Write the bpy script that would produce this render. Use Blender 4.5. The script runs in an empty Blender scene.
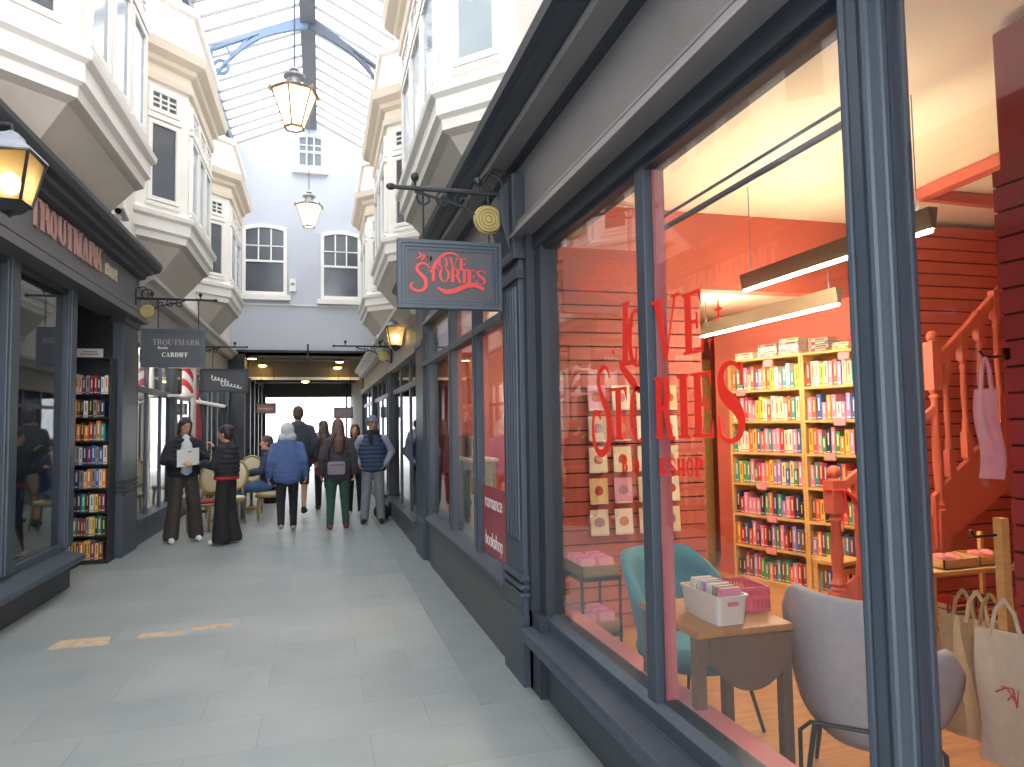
import bpy, bmesh, math, random
from mathutils import Vector, Matrix
random.seed(7)
PI = math.pi
scene = bpy.context.scene
COL = scene.collection

# ------------------------------------------------------------------ helpers
def lin(h):
    h = h.lstrip('#')
    r = []
    for i in (0, 2, 4):
        c = int(h[i:i+2], 16)/255
        r.append(c/12.92 if c <= .04045 else ((c+.055)/1.055)**2.4)
    return tuple(r)

def mat(name, col, rough=.55, metal=0, var=0, scale=12, bump=0, emit=None, strength=0, spec=.5, stretch=(1, 1, 1)):
    m = bpy.data.materials.new(name); m.use_nodes = True
    nt = m.node_tree; b = nt.nodes['Principled BSDF']
    c = lin(col)
    b.inputs['Base Color'].default_value = (*c, 1)
    b.inputs['Roughness'].default_value = rough
    b.inputs['Metallic'].default_value = metal
    b.inputs['Specular IOR Level'].default_value = spec
    if var or bump:
        tc = nt.nodes.new('ShaderNodeTexCoord'); mp = nt.nodes.new('ShaderNodeMapping')
        mp.inputs['Scale'].default_value = stretch
        nz = nt.nodes.new('ShaderNodeTexNoise'); nz.inputs['Scale'].default_value = scale; nz.inputs['Detail'].default_value = 4
        nt.links.new(tc.outputs['Object'], mp.inputs['Vector']); nt.links.new(mp.outputs['Vector'], nz.inputs['Vector'])
        if var:
            rp = nt.nodes.new('ShaderNodeValToRGB')
            rp.color_ramp.elements[0].position = .3; rp.color_ramp.elements[1].position = .7
            rp.color_ramp.elements[0].color = (*[x*(1-var) for x in c], 1)
            rp.color_ramp.elements[1].color = (*[min(1, x*(1+var)) for x in c], 1)
            nt.links.new(nz.outputs['Fac'], rp.inputs['Fac']); nt.links.new(rp.outputs['Color'], b.inputs['Base Color'])
        if bump:
            bp = nt.nodes.new('ShaderNodeBump'); bp.inputs['Strength'].default_value = bump; bp.inputs['Distance'].default_value = .01
            nt.links.new(nz.outputs['Fac'], bp.inputs['Height']); nt.links.new(bp.outputs['Normal'], b.inputs['Normal'])
    if emit:
        b.inputs['Emission Color'].default_value = (*lin(emit), 1); b.inputs['Emission Strength'].default_value = strength
    return m

def glass_mat(name, tint='#ffffff', base=.045, boost=1.0, milk=0.0):
    m = bpy.data.materials.new(name); m.use_nodes = True
    nt = m.node_tree; nt.nodes.clear()
    out = nt.nodes.new('ShaderNodeOutputMaterial'); mx = nt.nodes.new('ShaderNodeMixShader')
    tr = nt.nodes.new('ShaderNodeBsdfTransparent'); tr.inputs['Color'].default_value = (*lin(tint), 1)
    gl = nt.nodes.new('ShaderNodeBsdfGlossy'); gl.inputs['Roughness'].default_value = 0.0
    lw = nt.nodes.new('ShaderNodeLayerWeight'); lw.inputs['Blend'].default_value = .5
    pw = nt.nodes.new('ShaderNodeMath'); pw.operation = 'POWER'; pw.inputs[1].default_value = 4.0
    ma = nt.nodes.new('ShaderNodeMath'); ma.operation = 'MULTIPLY_ADD'; ma.inputs[1].default_value = .95*boost; ma.inputs[2].default_value = base
    ma.use_clamp = True
    nt.links.new(lw.outputs['Facing'], pw.inputs[0]); nt.links.new(pw.outputs[0], ma.inputs[0])
    nt.links.new(ma.outputs[0], mx.inputs['Fac'])
    src = tr.outputs[0]
    if milk:
        m2 = nt.nodes.new('ShaderNodeMixShader'); m2.inputs['Fac'].default_value = milk
        tl = nt.nodes.new('ShaderNodeBsdfTranslucent'); tl.inputs['Color'].default_value = (.95, .96, .98, 1)
        nt.links.new(tr.outputs[0], m2.inputs[1]); nt.links.new(tl.outputs[0], m2.inputs[2]); src = m2.outputs[0]
    nt.links.new(src, mx.inputs[1]); nt.links.new(gl.outputs[0], mx.inputs[2]); nt.links.new(mx.outputs[0], out.inputs['Surface'])
    return m

class MB:
    def __init__(self): self.v = []; self.f = []; self.m = []; self.mi = 0
    def add(self, vs, fs):
        b = len(self.v); self.v += [tuple(v) for v in vs]
        for f in fs: self.f.append([b+i for i in f]); self.m.append(self.mi)
        return self
    def box(self, x0, x1, y0, y1, z0, z1):
        vs = [(x, y, z) for z in (z0, z1) for y in (y0, y1) for x in (x0, x1)]
        return self.add(vs, [(0, 2, 3, 1), (4, 5, 7, 6), (0, 1, 5, 4), (2, 6, 7, 3), (0, 4, 6, 2), (1, 3, 7, 5)])
    def cbox(self, c, s, M=None):
        vs = [Vector((x*s[0]/2, y*s[1]/2, z*s[2]/2)) for z in (-1, 1) for y in (-1, 1) for x in (-1, 1)]
        if M: vs = [M @ v for v in vs]
        vs = [v+Vector(c) for v in vs]
        return self.add(vs, [(0, 2, 3, 1), (4, 5, 7, 6), (0, 1, 5, 4), (2, 6, 7, 3), (0, 4, 6, 2), (1, 3, 7, 5)])
    def beam(self, p, q, w, h, up=(0, 0, 1)):
        p, q = Vector(p), Vector(q); d = (q-p).normalized(); s = d.cross(Vector(up))
        if s.length < 1e-4: s = d.cross(Vector((1, 0, 0)))
        s.normalize(); u = s.cross(d)
        vs = [e+s*a*w/2+u*b*h/2 for e in (p, q) for a, b in ((-1, -1), (1, -1), (1, 1), (-1, 1))]
        return self.add(vs, [(3, 2, 1, 0), (4, 5, 6, 7), (0, 1, 5, 4), (1, 2, 6, 5), (2, 3, 7, 6), (3, 0, 4, 7)])
    def tube(self, path, r, n=8, closed=False, cap=True):
        P = [Vector(p) for p in path]; R = r if isinstance(r, (list, tuple)) else [r]*len(P)
        k = len(P); vs = []; prev = None
        for i, p in enumerate(P):
            a = P[(i-1) % k] if (i or closed) else p; b = P[(i+1) % k] if (i < k-1 or closed) else p
            d = (b-a); d = d.normalized() if d.length > 1e-9 else Vector((0, 0, 1))
            if prev is None:
                s = d.cross(Vector((0, 0, 1)))
                if s.length < 1e-3: s = d.cross(Vector((1, 0, 0)))
            else: s = prev-d*prev.dot(d)
            s.normalize(); prev = s; u = d.cross(s)
            vs += [p+(s*math.cos(2*PI*j/n)+u*math.sin(2*PI*j/n))*R[i] for j in range(n)]
        fs = []
        for i in range(k if closed else k-1):
            for j in range(n):
                a, b = i*n, ((i+1) % k)*n
                fs.append((a+j, b+j, b+(j+1) % n, a+(j+1) % n))
        if cap and not closed: fs += [tuple(range(n)), tuple(range((k-1)*n, k*n))[::-1]]
        return self.add(vs, fs)
    def lathe(self, prof, c=(0, 0, 0), n=20, rot=0, sx=1, sy=1):
        vs = []; k = len(prof)
        for r, z in prof:
            vs += [(c[0]+sx*r*math.cos(rot+2*PI*j/n), c[1]+sy*r*math.sin(rot+2*PI*j/n), c[2]+z) for j in range(n)]
        fs = [(i*n+j, i*n+(j+1) % n, (i+1)*n+(j+1) % n, (i+1)*n+j) for i in range(k-1) for j in range(n)]
        if prof[0][0] > 1e-5: fs.append(tuple(range(n))[::-1])
        if prof[-1][0] > 1e-5: fs.append(tuple(range((k-1)*n, k*n)))
        return self.add(vs, fs)
    def ell(self, c, r, M=None, n=14, k=10):
        vs = []
        for i in range(k+1):
            t = PI*i/k
            for j in range(n):
                a = 2*PI*j/n
                v = Vector((r[0]*math.sin(t)*math.cos(a), r[1]*math.sin(t)*math.sin(a), r[2]*math.cos(t)))
                if M: v = M @ v
                vs.append(v+Vector(c))
        fs = [(i*n+j, (i+1)*n+j, (i+1)*n+(j+1) % n, i*n+(j+1) % n) for i in range(k) for j in range(n)]
        return self.add(vs, fs)
    def cap(self, p, q, r0, r1, n=12):
        p, q = Vector(p), Vector(q); d = q-p; L = d.length; d.normalize()
        path = []; R = []
        for a in (0, .35, .7, .95): path.append(p-d*r0*math.cos(a*PI/2)); R.append(max(.002, r0*math.sin(a*PI/2)))
        path.append(p); R.append(r0); path.append(q); R.append(r1)
        for a in (.95, .7, .35, 0): path.append(q+d*r1*math.cos(a*PI/2)); R.append(max(.002, r1*math.sin(a*PI/2)))
        return self.tube(path, R, n)
    def prism(self, poly, f, depth):
        """poly: 2-D outline; f(u,v,w)->3-D point; extruded w 0..depth"""
        n = len(poly)
        vs = [f(u, v, 0) for u, v in poly]+[f(u, v, depth) for u, v in poly]
        fs = [tuple(range(n))[::-1], tuple(range(n, 2*n))]+[(i, (i+1) % n, n+(i+1) % n, n+i) for i in range(n)]
        return self.add(vs, fs)
    def loft(self, rings, closed=False, caps=False):
        n = len(rings[0]); vs = [p for r in rings for p in r]; fs = []
        for i in range(len(rings)-1):
            for j in range(n if closed else n-1):
                fs.append((i*n+j, i*n+(j+1) % n, (i+1)*n+(j+1) % n, (i+1)*n+j))
        if caps: fs += [tuple(range(n))[::-1], tuple(range((len(rings)-1)*n, len(rings)*n))]
        return self.add(vs, fs)
    def strip(self, L, Rr, f, depth):
        """solid ribbon between two 2-D polylines"""
        n = len(L)
        vs = [f(*p, 0) for p in L]+[f(*p, 0) for p in Rr]+[f(*p, depth) for p in L]+[f(*p, depth) for p in Rr]
        fs = []
        for i in range(n-1):
            fs += [(i, i+1, n+i+1, n+i), (2*n+i, 3*n+i, 3*n+i+1, 2*n+i+1), (i, 2*n+i, 2*n+i+1, i+1), (n+i, n+i+1, 3*n+i+1, 3*n+i)]
        fs += [(0, n, 3*n, 2*n), (n-1, 3*n-1, 4*n-1, 2*n-1)]
        return self.add(vs, fs)
    def mesh(self, name, ms, smooth=False, bevel=0):
        me = bpy.data.meshes.new(name); me.from_pydata(self.v, [], self.f)
        for m in (ms if isinstance(ms, (list, tuple)) else [ms]): me.materials.append(m)
        me.polygons.foreach_set('material_index', self.m)
        bm = bmesh.new(); bm.from_mesh(me)
        bmesh.ops.recalc_face_normals(bm, faces=bm.faces)
        if bevel:
            es = [e for e in bm.edges if len(e.link_faces) == 2 and e.calc_face_angle(0) > .6]
            bmesh.ops.bevel(bm, geom=es, offset=bevel, segments=2, profile=.6, affect='EDGES', clamp_overlap=True)
        bm.to_mesh(me); bm.free()
        if smooth:
            me.polygons.foreach_set('use_smooth', [True]*len(me.polygons))
            if smooth != 'all': me.set_sharp_from_angle(angle=.7)
        return me
    def build(self, name, ms, parent=None, smooth=False, bevel=0, loc=None, rotz=0):
        o = bpy.data.objects.new(name, self.mesh(name, ms, smooth, bevel)); COL.objects.link(o)
        if parent: o.parent = parent
        if loc: o.location = loc
        if rotz: o.rotation_euler = (0, 0, rotz)
        return o

def tag(o, label=None, cat=None, group=None, kind=None):
    if label: o['label'] = label
    if cat: o['category'] = cat
    if group: o['group'] = group
    if kind: o['kind'] = kind
    return o
def thing(name, label, cat, loc=(0, 0, 0), rotz=0, group=None, kind=None):
    o = bpy.data.objects.new(name, None); COL.objects.link(o); o.empty_display_size = .1
    o.location = loc; o.rotation_euler = (0, 0, rotz)
    return tag(o, label, cat, group, kind)
def struct(name, label, cat, mb, ms, bevel=0, smooth=False):
    return tag(mb.build(name, ms, None, smooth, bevel), label, cat, None, 'structure')
def copy_tree(o, parent=None):
    c = o.copy(); COL.objects.link(c)
    if parent: c.parent = parent
    for ch in list(o.children): copy_tree(ch, c)
    return c
def remesh(mb, voxel):
    me = mb.mesh('t', [])
    o = bpy.data.objects.new('t', me); COL.objects.link(o)
    md = o.modifiers.new('r', 'REMESH'); md.mode = 'VOXEL'; md.voxel_size = voxel
    sm = o.modifiers.new('s', 'SMOOTH'); sm.factor = .5; sm.iterations = 2
    dg = bpy.context.evaluated_depsgraph_get(); r = bpy.data.meshes.new_from_object(o.evaluated_get(dg))
    bpy.data.objects.remove(o); bpy.data.meshes.remove(me)
    r.polygons.foreach_set('use_smooth', [True]*len(r.polygons))
    return r
def put(name, me, m, parent):
    me.name = name; me.materials.clear(); me.materials.append(m)
    o = bpy.data.objects.new(name, me); COL.objects.link(o); o.parent = parent
    return o
ORD = ['', 'first', 'second', 'third', 'fourth', 'fifth', 'sixth', 'seventh', 'eighth', 'ninth', 'tenth', 'eleventh', 'twelfth', 'thirteenth', 'fourteenth', 'fifteenth', 'sixteenth', 'seventeenth', 'eighteenth', 'nineteenth', 'twentieth']

# ------------------------------------------------------------------ materials
NAVY = mat('navy paint', '#3e4854', .42, var=.12, scale=9, stretch=(1, 1, .15))
NAVYD = mat('dark navy paint', '#2f363f', .5, var=.1, scale=6)
FASC = mat('grey fascia paint', '#7c797a', .38, var=.06, scale=3)
FASCL = mat('dark grey fascia paint', '#5b5b5f', .5, var=.05, scale=3)
FARF = mat('pale grey fascia paint', '#9c9890', .6, var=.12, scale=8)
FARC = mat('pale grey cornice paint', '#c2beb8', .6, var=.06)
WHITE = mat('white joinery paint', '#f3f0ea', .5, var=.02, scale=5)
CREAMW = mat('cream moulding paint', '#efe2cf', .55)
WALLW = mat('white plaster', '#ebe6e0', .8, var=.03, scale=3)
BEAD = mat('beadboard soffit paint', '#cfc7bd', .7, var=.04, scale=5)
ENDW = mat('pale blue grey render', '#c3c8d2', .85, var=.02, scale=2)
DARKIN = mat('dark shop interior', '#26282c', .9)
IRON = mat('black iron', '#2b2d31', .45, metal=.3)
STEEL = mat('roof steel paint', '#596170', .5)
RIBB = mat('blue grey roof paint', '#7d93b3', .5)
BRASS = mat('aged brass', '#a08a52', .4, metal=.6)
GOLD = mat('pale gold disc', '#b3a770', .45, metal=.3)
RED = mat('coral red paint', '#c96653', .55, var=.05, scale=4)
REDSHADE = mat('shade-darkened slat red', '#a53c3c', .55, var=.05, scale=4)  # slat red darkened in the colour to stand in for weaker light
REDSLAT = mat('slat wall red', '#cb6a5b', .55, var=.04, scale=4)
GROOVE = mat('slat groove', '#5c211d', .8)
PINKP = mat('pink sill paint', '#d4767a', .5)
CREAM = mat('cream ceiling paint', '#f0e6cc', .8)
PINE = mat('pine', '#dcb06c', .55, var=.12, scale=6, stretch=(1, 1, 8))
WOODF = mat('oak floor', '#b57f45', .45, var=.2, scale=3, stretch=(1, 10, 1))
OAK = mat('oak table top', '#b07a40', .45, var=.18, scale=5, stretch=(6, 1, 1))
OAKD = mat('brown table wood', '#6d5240', .55, var=.15, scale=5)
DECAL = mat('red vinyl lettering', '#f0301f', .45)
SIGNRED = mat('red sign paint', '#d2423f', .5)
SIGNB = mat('charcoal sign board', '#4b4c51', .55, var=.05, scale=3)
SIGNW = mat('white sign paint', '#e6e6e6', .6)
SIGNG = mat('faded grey sign paint', '#8a8b90', .6)
COPPER = mat('pink copper sign paint', '#c99a92', .5)
GLASS = glass_mat('shop window glass')
GLASSL = glass_mat('dark shop window glass', '#dfe3e6', .07, 1.0)
ROOFG = glass_mat('roof glazing', '#f4f6fa', .03, .3, .25)
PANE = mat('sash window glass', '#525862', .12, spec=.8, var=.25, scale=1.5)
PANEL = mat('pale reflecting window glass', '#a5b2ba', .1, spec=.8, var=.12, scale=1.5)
MAROON = mat('maroon vinyl film', '#a34450', .4)
LED = mat('led strip', '#ffffff', .5, emit='#ffeecb', strength=105)
LEDUP = mat('led uplight strip', '#ffffff', .5, emit='#ffeecb', strength=22)
LEDCASE = mat('grey led case', '#8f8069', .4, metal=.4)
TEAL = mat('teal velvet', '#5093a6', .85, var=.06, scale=20)
GREYC = mat('pale grey felt', '#b3b3ba', .9, var=.06, scale=30, bump=.1)
WHITEP = mat('white plastic', '#dcd6d0', .4)
PINKPL = mat('pink plastic', '#e0607a', .4)
CARD = mat('pink cards', '#e06bb0', .6)
CANVAS = mat('natural canvas', '#d2b489', .9, var=.08, scale=25, bump=.1)
PAPER = mat('book pages', '#e9dfca', .9)
PINKC = mat('pink cloth', '#e59aa5', .9, var=.1, scale=8)
BLACK = mat('black metal', '#1b1c1f', .45, metal=.4)

# ------------------------------------------------------------------ camera, world
F_PX, VP = 700.0, (320.0, 428.0)
d = Vector((VP[0]-512, -(VP[1]-383.5), -F_PX)).normalized()
up = Vector((0, 1, 0)); up = (up-d*d.y).normalized(); xr = d.cross(up)
R = Matrix((xr, d, up)).transposed()           # camera axes = R @ world
cd = bpy.data.cameras.new('camera'); cam = bpy.data.objects.new('camera', cd); COL.objects.link(cam)
cd.sensor_width = 36; cd.lens = F_PX/1024*36; cd.clip_end = 300
cam.matrix_world = Matrix.Translation((0, 0, 1.55)) @ R.transposed().to_4x4()
scene.camera = cam

w = bpy.data.worlds.new('overcast sky'); scene.world = w; w.use_nodes = True
nt = w.node_tree; bg = nt.nodes['Background']
tc = nt.nodes.new('ShaderNodeTexCoord'); sp = nt.nodes.new('ShaderNodeSeparateXYZ'); rp = nt.nodes.new('ShaderNodeValToRGB')
rp.color_ramp.elements[0].position = .0; rp.color_ramp.elements[0].color = (.95, .97, 1, 1)
rp.color_ramp.elements[1].position = .8; rp.color_ramp.elements[1].color = (.98, .99, 1, 1)
nt.links.new(tc.outputs['Generated'], sp.inputs[0]); nt.links.new(sp.outputs['Z'], rp.inputs[0]); nt.links.new(rp.outputs[0], bg.inputs['Color'])
bg.inputs['Strength'].default_value = 2.6
scene.view_settings.view_transform = 'Standard'; scene.view_settings.look = 'None'
scene.view_settings.gamma = 1; scene.view_settings.use_curve_mapping = False
scene.view_settings.exposure = 1.0
scene.cycles.use_denoising = True
scene.cycles.max_bounces = 8; scene.cycles.transparent_max_bounces = 24
scene.cycles.sample_clamp_indirect = 8
scene.cycles.caustics_reflective = False; scene.cycles.caustics_refractive = False

def lamp(name, loc, power, col=(1, .8, .5), r=.04, parent=None):
    l = bpy.data.lights.new(name, 'POINT'); l.energy = power; l.color = col; l.shadow_soft_size = r
    o = bpy.data.objects.new(name, l); COL.objects.link(o); o.location = loc
    if parent: o.parent = parent
    return o

# ------------------------------------------------------------------ arcade floor
def slab_mat():
    m = bpy.data.materials.new('worn grey stone slabs'); m.use_nodes = True
    nt = m.node_tree; b = nt.nodes['Principled BSDF']; b.inputs['Roughness'].default_value = .42
    tc = nt.nodes.new('ShaderNodeTexCoord'); mp = nt.nodes.new('ShaderNodeMapping')
    mp.inputs['Rotation'].default_value = (0, 0, 0); mp.inputs['Location'].default_value = (.3, .17, 0)
    br = nt.nodes.new('ShaderNodeTexBrick'); br.offset = .37; br.inputs['Scale'].default_value = 1
    br.inputs['Brick Width'].default_value = .86; br.inputs['Row Height'].default_value = .43
    br.inputs['Mortar Size'].default_value = .0035; br.inputs['Mortar Smooth'].default_value = .3; br.inputs['Bias'].default_value = 0
    br.inputs['Color1'].default_value = (*lin('#8b9394'), 1); br.inputs['Color2'].default_value = (*lin('#959b9b'), 1)
    br.inputs['Mortar'].default_value = (*lin('#828888'), 1)
    nz = nt.nodes.new('ShaderNodeTexNoise'); nz.inputs['Scale'].default_value = 1.6; nz.inputs['Detail'].default_value = 6
    rp = nt.nodes.new('ShaderNodeValToRGB')
    rp.color_ramp.elements[0].position = .3; rp.color_ramp.elements[0].color = (.84, .87, .88, 1)
    rp.color_ramp.elements[1].position = .75; rp.color_ramp.elements[1].color = (1.08, 1.06, 1.03, 1)
    mx = nt.nodes.new('ShaderNodeMix'); mx.data_type = 'RGBA'; mx.blend_type = 'MULTIPLY'; mx.inputs['Factor'].default_value = 1
    L = nt.links.new
    L(tc.outputs['Object'], mp.inputs['Vector']); L(mp.outputs['Vector'], br.inputs['Vector']); L(tc.outputs['Object'], nz.inputs['Vector'])
    L(nz.outputs['Fac'], rp.inputs['Fac']); L(br.outputs['Color'], mx.inputs[6]); L(rp.outputs['Color'], mx.inputs[7])
    L(mx.outputs[2], b.inputs['Base Color'])
    bp = nt.nodes.new('ShaderNodeBump'); bp.inputs['Strength'].default_value = .25; bp.inputs['Distance'].default_value = .004; bp.invert = True
    L(br.outputs['Fac'], bp.inputs['Height']); L(bp.outputs['Normal'], b.inputs['Normal'])
    return m
SLAB = slab_mat()
struct('floor', 'grey stone slab paving of the shopping arcade', 'floor', MB().box(-2.7, 1.25, -3, 34, -.1, 0), SLAB)
m = MB()
for x0, x1, y0, y1 in ((-1.86, -1.5, 5.82, 6.02), (-1.3, -1.02, 5.9, 6.02), (-.95, -.68, 6.02, 6.1)):
    m.box(x0, x1, y0, y1, 0, .002)
    m.v[-8:] = [(x+random.uniform(-.03, .03), y+random.uniform(-.02, .02), z) for x, y, z in m.v[-8:]]
struct('trim_1', 'beige mortar repair patches in the slab paving', 'paving patch', m, mat('beige mortar patch', '#b39d83', .9, var=.2, scale=14))
struct('trim_2', 'darker stone edging course along the bookshop front', 'paving edge', MB().box(.86, 1.25, 3.9, 20, 0, .004), mat('dark stone edging', '#828989', .5, var=.08, scale=4))
struct('ground', 'pale pavement of the street beyond the arcade mouth', 'pavement', MB().box(-30, 30, 34, 90, -.12, -.02), mat('pale street paving', '#c9c9c6', .8))

# ------------------------------------------------------------------ upper walls, end wall, roof
struct('wall_left', 'white plaster upper wall above the dark bookshop front', 'wall', MB().box(-2.7, -2.4, -3, 20.5, 3.5, 9.55), WALLW)
struct('wall_right', 'white plaster upper wall above the red bookshop front', 'wall', MB().box(1.6, 1.9, -3, 20.5, 3.25, 9.55), WALLW)
m = MB()
XL, XR, RX = -2.4, 1.6, -.25
m.prism([(-2.7, 3.62), (1.9, 3.62), (1.9, 9.55), (RX, 10.52), (-2.7, 9.4)], lambda u, v, q: (u, 20.5+q, v), .35)
struct('wall_end', 'pale blue grey gable wall closing the arcade above its exit', 'wall', m, ENDW)

def slope(x): return 10.5-(RX-x)*.455 if x < RX else 10.5-(x-RX)*.5
roof = thing('roof', 'pitched glass roof over the arcade', 'roof', kind='structure')
m = MB()
for x in (XL-.25, XR+.25):
    m.loft([[(RX, -3, 10.5), (x, -3, slope(x))], [(RX, 20.5, 10.5), (x, 20.5, slope(x))]])
m.build('glazing', ROOFG, roof)
m = MB()
y = -2.9
while y < 20.5:
    for x in (XL-.2, XR+.2): m.beam((RX, y, 10.47), (x, y, slope(x)-.03), .028, .06)
    y += .52
m.build('glazing_bar', mat('glazing bar paint', '#8a8b8c', .5), roof)
MB().box(RX-.16, RX+.16, -3, 20.5, 10.14, 10.46).build('ridge_beam', mat('ridge beam paint', '#737981', .55), roof)
m = MB(); m.box(XL-.02, XL+.1, -3, 20.4, 9.3, 9.62)
m.build('gutter', STEEL, roof); MB().box(XR-.1, XR+.02, -3, 20.4, 9.35, 9.62).build('gutter', WALLW, roof)
# arched iron rib
def rib(y):
    ap = 10.35
    for s, xe, ze in ((-1, -2.2, 9.36), (1, 1.6, 9.15)):
        m = MB(); n = 18; Tp = []; Q = []
        for i in range(n+1):
            t = i/n; x = RX+(xe-RX)*t; zt = ap+(ze-ap)*t
            Tp.append((x, zt)); Q.append((x, zt-.3+.13*math.sin(min(t/.5, 1)*PI*.5)-(.62*((t-.45)/.55)**2 if t > .45 else 0)))
        f = lambda u, v, q: (u, y+q, v)
        k = 9
        m.strip(Tp[:k+1], Q[:k+1], f, .08)
        m.strip(Tp[k:], [(a, b-.075) for a, b in Tp[k:]], f, .1)
        m.strip([(a, b+.085) for a, b in Q[k:]], Q[k:], lambda u, v, q: (u, y+.005+q, v), .1)
        m.strip([(xe, ze), (xe, ap-1.4)], [(xe-s*.08, ze), (xe-s*.08, ap-1.36)], lambda u, v, q: (u, y+.01+q, v), .1)
        for i, j in ((11, 14), (15, 14)): m.beam((Tp[i][0], y+.05, Tp[i][1]-.06), (Q[j][0], y+.05, Q[j][1]+.05), .06, .05)
        c = (xe-s*.24, ze-.36)
        m.tube([(c[0]+.14*math.cos(a*PI/8), y+.05, c[1]+.14*math.sin(a*PI/8)) for a in range(16)], .04, 6, True)
        m.build('arch_rib', RIBB if s < 0 else STEEL, roof)
rib(15.0); rib(7.5)

# end wall windows
def sash(idx, label, x0, x1, z0, z1, y, cols, rows_top, arch, split=.45, pm=PANE):
    o = thing('window_%d' % idx, label, 'window', ((x0+x1)/2, y, z0), kind='structure')
    w_, h = x1-x0, z1-z0; X0, X1 = -w_/2, w_/2
    m = MB(); n = 10
    top = [(X0+w_*i/n, h-.02+arch*(1-((i/n-.5)*2)**2)) for i in range(n+1)]
    inner = [(X0+.09+(w_-.18)*i/n, h-.1+arch*(1-((i/n-.5)*2)**2)*.8) for i in range(n+1)]
    f = lambda u, v, q: (u, q-.06, v)
    m.strip(top, inner, f, .12)
    m.box(X0, X0+.09, -.058, .058, .1, h-.06); m.box(X1-.09, X1, -.058, .058, .1, h-.06); m.box(X0, X1, -.06, .06, 0, .1)
    zs = h*split; m.box(X0+.08, X1-.08, -.04, .05, zs-.03, zs+.03)
    for i in range(1, cols): m.box(X0+.09+(w_-.18)*i/cols-.018, X0+.09+(w_-.18)*i/cols+.018, -.03, .05, zs, h-.06+arch*.7)
    for i in range(1, rows_top): zz = zs+(h-.1-zs)*i/rows_top; m.box(X0+.08, X1-.08, -.03, .05, zz-.015, zz+.015)
    if split > .4 and cols > 2 and arch < .06:
        for i in range(1, cols): m.box(X0+.09+(w_-.18)*i/cols-.018, X0+.09+(w_-.18)*i/cols+.018, -.03, .05, .1, zs)
    m.build('window_frame', WHITE, o)
    MB().prism([(X0+.05, .05)]+[(X1-.05, .05)]+[(a, b-.04) for a, b in top[::-1]], f=lambda u, v, q: (u, .0+q, v), depth=.03).build('pane', pm, o)
    MB().box(X0-.1, X1+.1, -.14, .05, -.14, .0).build('window_sill', WHITE, o)
    return o
sash(1, 'left of the two tall sash windows in the pale end wall', -2.08, -.9, 5.27, 7.2, 20.47, 3, 2, .1, .5)
sash(2, 'right of the two tall sash windows in the pale end wall', .02, 1.14, 5.2, 7.12, 20.47, 3, 2, .1, .5)
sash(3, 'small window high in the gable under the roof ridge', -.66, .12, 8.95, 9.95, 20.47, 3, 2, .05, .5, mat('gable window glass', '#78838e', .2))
struct('trim_3', 'thin string course on the end wall below the sash windows', 'trim', MB().box(-2.4, 1.6, 20.46, 20.5, 5.0, 5.03), WHITE)
o = thing('alarm_box', 'small white alarm box beside the left sash window on the end wall', 'alarm box', (-.74, 20.4, 5.55))
MB().box(-.09, .09, 0, .1, -.15, .2).build('case', WHITE, o, bevel=.015); MB().box(-.05, .05, -.01, 0, .02, .08).build('badge', SIGNG, o)

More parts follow.
